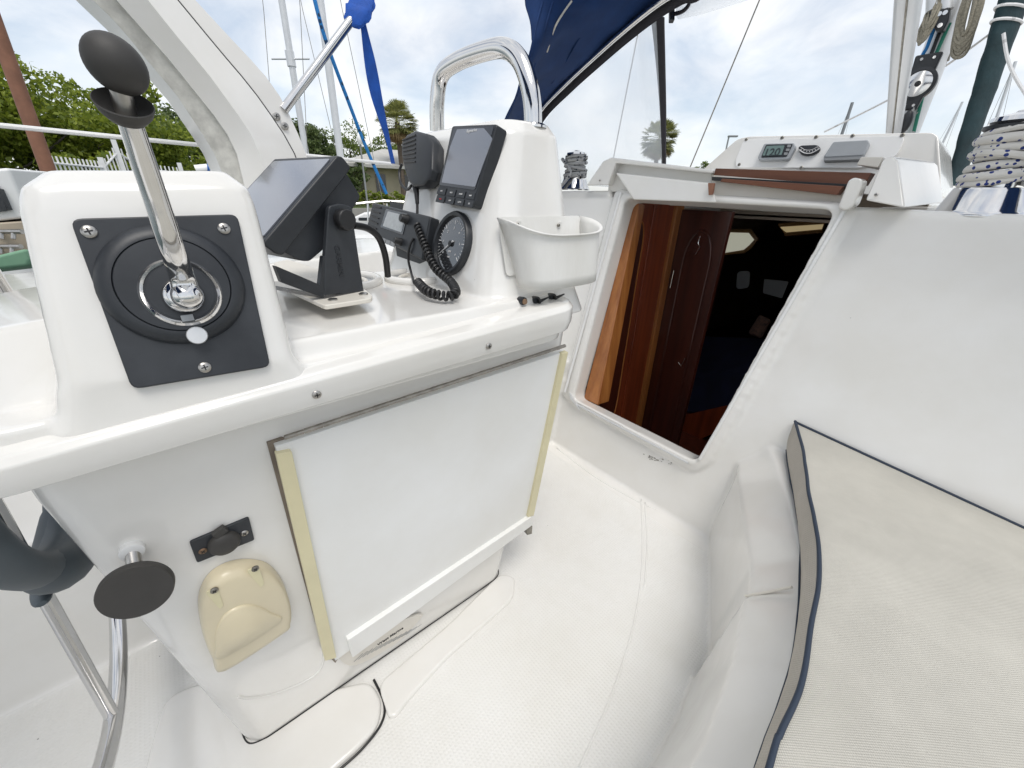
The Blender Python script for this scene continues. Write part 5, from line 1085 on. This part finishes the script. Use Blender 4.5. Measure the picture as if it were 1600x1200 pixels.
# white picket fence on the pier
fe = thing('picket_fence', far(190, 18), 'white metal picket fence with a sloped gate section behind the throttle', 'fence')
def picket(pa, pb, n, zb_, za, zc, par):
    d = (pb-pa)
    for zz in (0.12, .88):
        b = MB(); b.tube([pa+V((0, 0, zb_+(za-zb_)*zz)), pb+V((0, 0, zb_+(zc-zb_)*zz))], .028, 6); b.build('rail', M['white_paint'], par)
    b = MB()
    for k in range(n+1):
        p = pa+d*k/n; zt_ = za+(zc-za)*k/n; b.box(p.x-.018, p.x+.018, p.y-.018, p.y+.018, p.z+zb_, p.z+zt_)
    b.build('picket_panel', M['white_paint'], par, smooth=False)
    b = MB(); b.box(pa.x-.06, pa.x+.06, pa.y-.06, pa.y+.06, LZ, pa.z+za+.12); b.build('post', M['white_paint'], par, smooth=False)
fa, fb, fc_, fd_ = far(96, 15.5), far(176, 17.5), far(238, 18.5), far(293, 19.2)
picket(fa, fb, 13, .3, 1.62, 1.62, fe); picket(fb, fb.lerp(fc_, .45), 5, .4, 1.6, 2.1, fe); picket(fb.lerp(fc_, .45), fc_, 5, .4, 2.1, 1.6, fe); picket(fc_, fd_, 9, .3, 1.65, 1.6, fe)
b = MB(); b.box(fd_.x-.06, fd_.x+.06, fd_.y-.06, fd_.y+.06, LZ, LZ+1.75); b.build('post', M['white_paint'], fe, smooth=False)
# pier deck under the fence
# masts of other boats
def omast(p0, p1, d, r_, label, m='alu', spreader=None):
    A, B2 = at(*p0, r=d), at(*p1, r=d); n = (B2-A).normalized(); A = A-n*((A.z-WZ-.6)/max(n.z, .2)); B2 = B2+n*5
    t = thing('boat_mast', A, label, 'mast', 'masts of other boats'); b = MB(); b.tube([A, B2], r_, 10); b.build('mast_pole', M[m], t)
    if spreader: c = at(*spreader, r=d); b = MB(); b.tube([c-RT*.45, c+RT*.45], .02, 6); b.tube([c-V((0, 0, .15)), c+V((0, 0, .15))], r_*1.35, 8); b.build('spreader', M['alu'], t)
    for s_ in (-1, 1): b = MB(); b.tube([A+RT*s_*1.1, A.lerp(B2, .5)+RT*s_*.45, B2], .007, 4); b.build('shroud', M['dull_steel'], t)
omast((478, 240), (440, 0), 13, .075, 'grey aluminium mast with a small bracket between arch and blue bundle', spreader=(454, 92))
omast((532, 245), (500, 0), 12, .085, 'white aluminium mast passing behind the slanting pole')
omast((1317, 206), (1332, 160), 26, .0, 'x') if False else None
def stub(p0, p1, d, r_, label, m):
    A, B2 = at(*p0, r=d), at(*p1, r=d); n = (A-B2).normalized(); A = A+n*max(0, (A.z-WZ-.6)); t = thing('boat_mast', A, label, 'mast', 'masts of other boats'); b = MB(); b.tube([A, B2], [r_, r_*.8], 8); b.build('mast_pole', M[m], t)
    for s_ in (-1, 1): b = MB(); b.tube([A+RT*s_*.8, B2], .006, 4); b.build('shroud', M['dull_steel'], t)
stub((1316, 208), (1332, 160), 26, .075, 'short dark mast top just left of the vang spar', 'grey_ink')
stub((1465, 240), (1504, 159), 30, .055, 'thin grey mast between the pod and the furled sail', 'alu')
stub((1553, 197), (1587, 96), 24, .055, 'thin grey mast between the furled sail and the right edge', 'alu')
A, B2 = at(76, 268, r=9.0), at(-14, 20, r=9.0); n = (A-B2).normalized()
b = MB(); b.tube([A+n*1.6, B2-n*1.5], [.085, .075], 12); tag(b.build('wooden_pole', M['rust_pole'], None), 'leaning rusty brown pole crossing the trees at the far left', 'pole')
# neighbour powerboat at the left edge
nb = thing('motor_boat', (-5.5, -.6, WZ), 'white motor boat with tan deck moored beyond the far coaming at the left edge', 'boat')
def q5(pts, d): return [at(*p, r=d) for p in pts]
bd0 = 4.6
b = MB(); F = q5([(-60, 268), (14, 262), (30, 300), (48, 340), (-60, 352)], bd0); b.loft([F, [p+V((-1.6, .25, 0)) for p in F]]); b.build('cabin', M['white_paint'], nb, bevel=.02)
for pts in ([(-30, 285), (-2, 290), (12, 330), (-30, 333)], [(-2, 294), (6, 296), (20, 328), (13, 329)]): b = MB(); P = q5(pts, bd0-.03); b.prism(P, (1, .1, 0), .03); b.build('window', M['dark_glass'], nb, smooth=False)
b = MB(); F = q5([(-60, 352), (34, 346), (66, 392), (70, 398), (-60, 430)], bd0-.05); b.loft([F, [p+V((-1.6, .25, .0)) for p in F]]); b.build('deck', M['teak_deck'], nb, bevel=.01)
for p in ((12, 362), (10, 385)): b = MB(); c = at(*p, r=bd0-.12); b.tube([c-RT*.10, c+RT*.10], .016, 8); b.tube([c-RT*.04, c-RT*.04-UP*.05], .012, 6); b.tube([c+RT*.04, c+RT*.04-UP*.05], .012, 6); b.build('cleat', M['steel'], nb)
b = MB(); z0 = WZ; A = at(-60, 430, r=bd0-.1); B2 = at(72, 400, r=bd0-.1); b.loft([[A, B2, B2+V((-1.8, .2, 0)), A+V((-1.8, .2, 0))], [V((p.x, p.y, WZ-.2)) for p in (A, B2, B2+V((-1.8, .2, 0)), A+V((-1.8, .2, 0)))]]); b.build('hull', M['white_paint'], nb, bevel=.03)
b = MB(); F = q5([(-60, 412), (40, 388), (50, 405), (44, 416), (-60, 428)], 3.9); b.loft([F, [p+V((-.35, .05, -.05)) for p in F]]); b.bm.normal_update(); tag(b.build('boat_cover', M['green_canvas'], None, bevel=.02), 'pale green canvas boat cover at the far left edge', 'boat cover')
# white cruiser beyond the pedestal
wb = thing('white_cruiser', at(600, 420, r=9), 'white cruiser hull and cabin visible between chartplotter and radio', 'boat')
b = MB(); F = q5([(540, 345), (568, 332), (640, 334), (660, 350), (660, 372), (540, 372)], 9.5); b.loft([F, [p+V((-1.5, 1.2, 0)) for p in F]]); b.build('cabin', M['white_paint'], wb, bevel=.05)
b = MB(); F = q5([(520, 370), (680, 368), (680, 430), (520, 440)], 9.2); b.loft([F, [p+V((-2.5, 2.0, 0)) for p in F]]); b.build('hull', M['white_paint'], wb, bevel=.05)
b = MB(); b.prism(round_poly(q5([(560, 340), (584, 340), (584, 345), (560, 345)], 9.4), .03), (.7, -.7, 0), .03); b.build('window', M['dark_glass'], wb)
b = MB(); A_ = [at(x, y, r=9.0) for x, y in ((520, 322), (600, 314), (680, 318))]; b.tube(A_, .02, 6)
for x in (545, 575, 605, 635): b.tube([at(x, 318, r=9.0), at(x, 345, r=9.0)], .015, 5)
b.build('deck_railing', M['chrome'], wb)
bc = thing('sail_bundle', at(330, 262, r=8), 'rolled blue and white sail bundle on a neighbouring boom beside the arch', 'sail')
b = MB(); b.tube([at(306, 266, r=8), at(326, 264, r=8)], .07, 10); b.build('white_roll', M['white_paint'], bc); b = MB(); b.tube([at(324, 263, r=8), at(346, 268, r=8)], [.08, .075], 10); b.build('blue_roll', M['blue_cover'], bc)
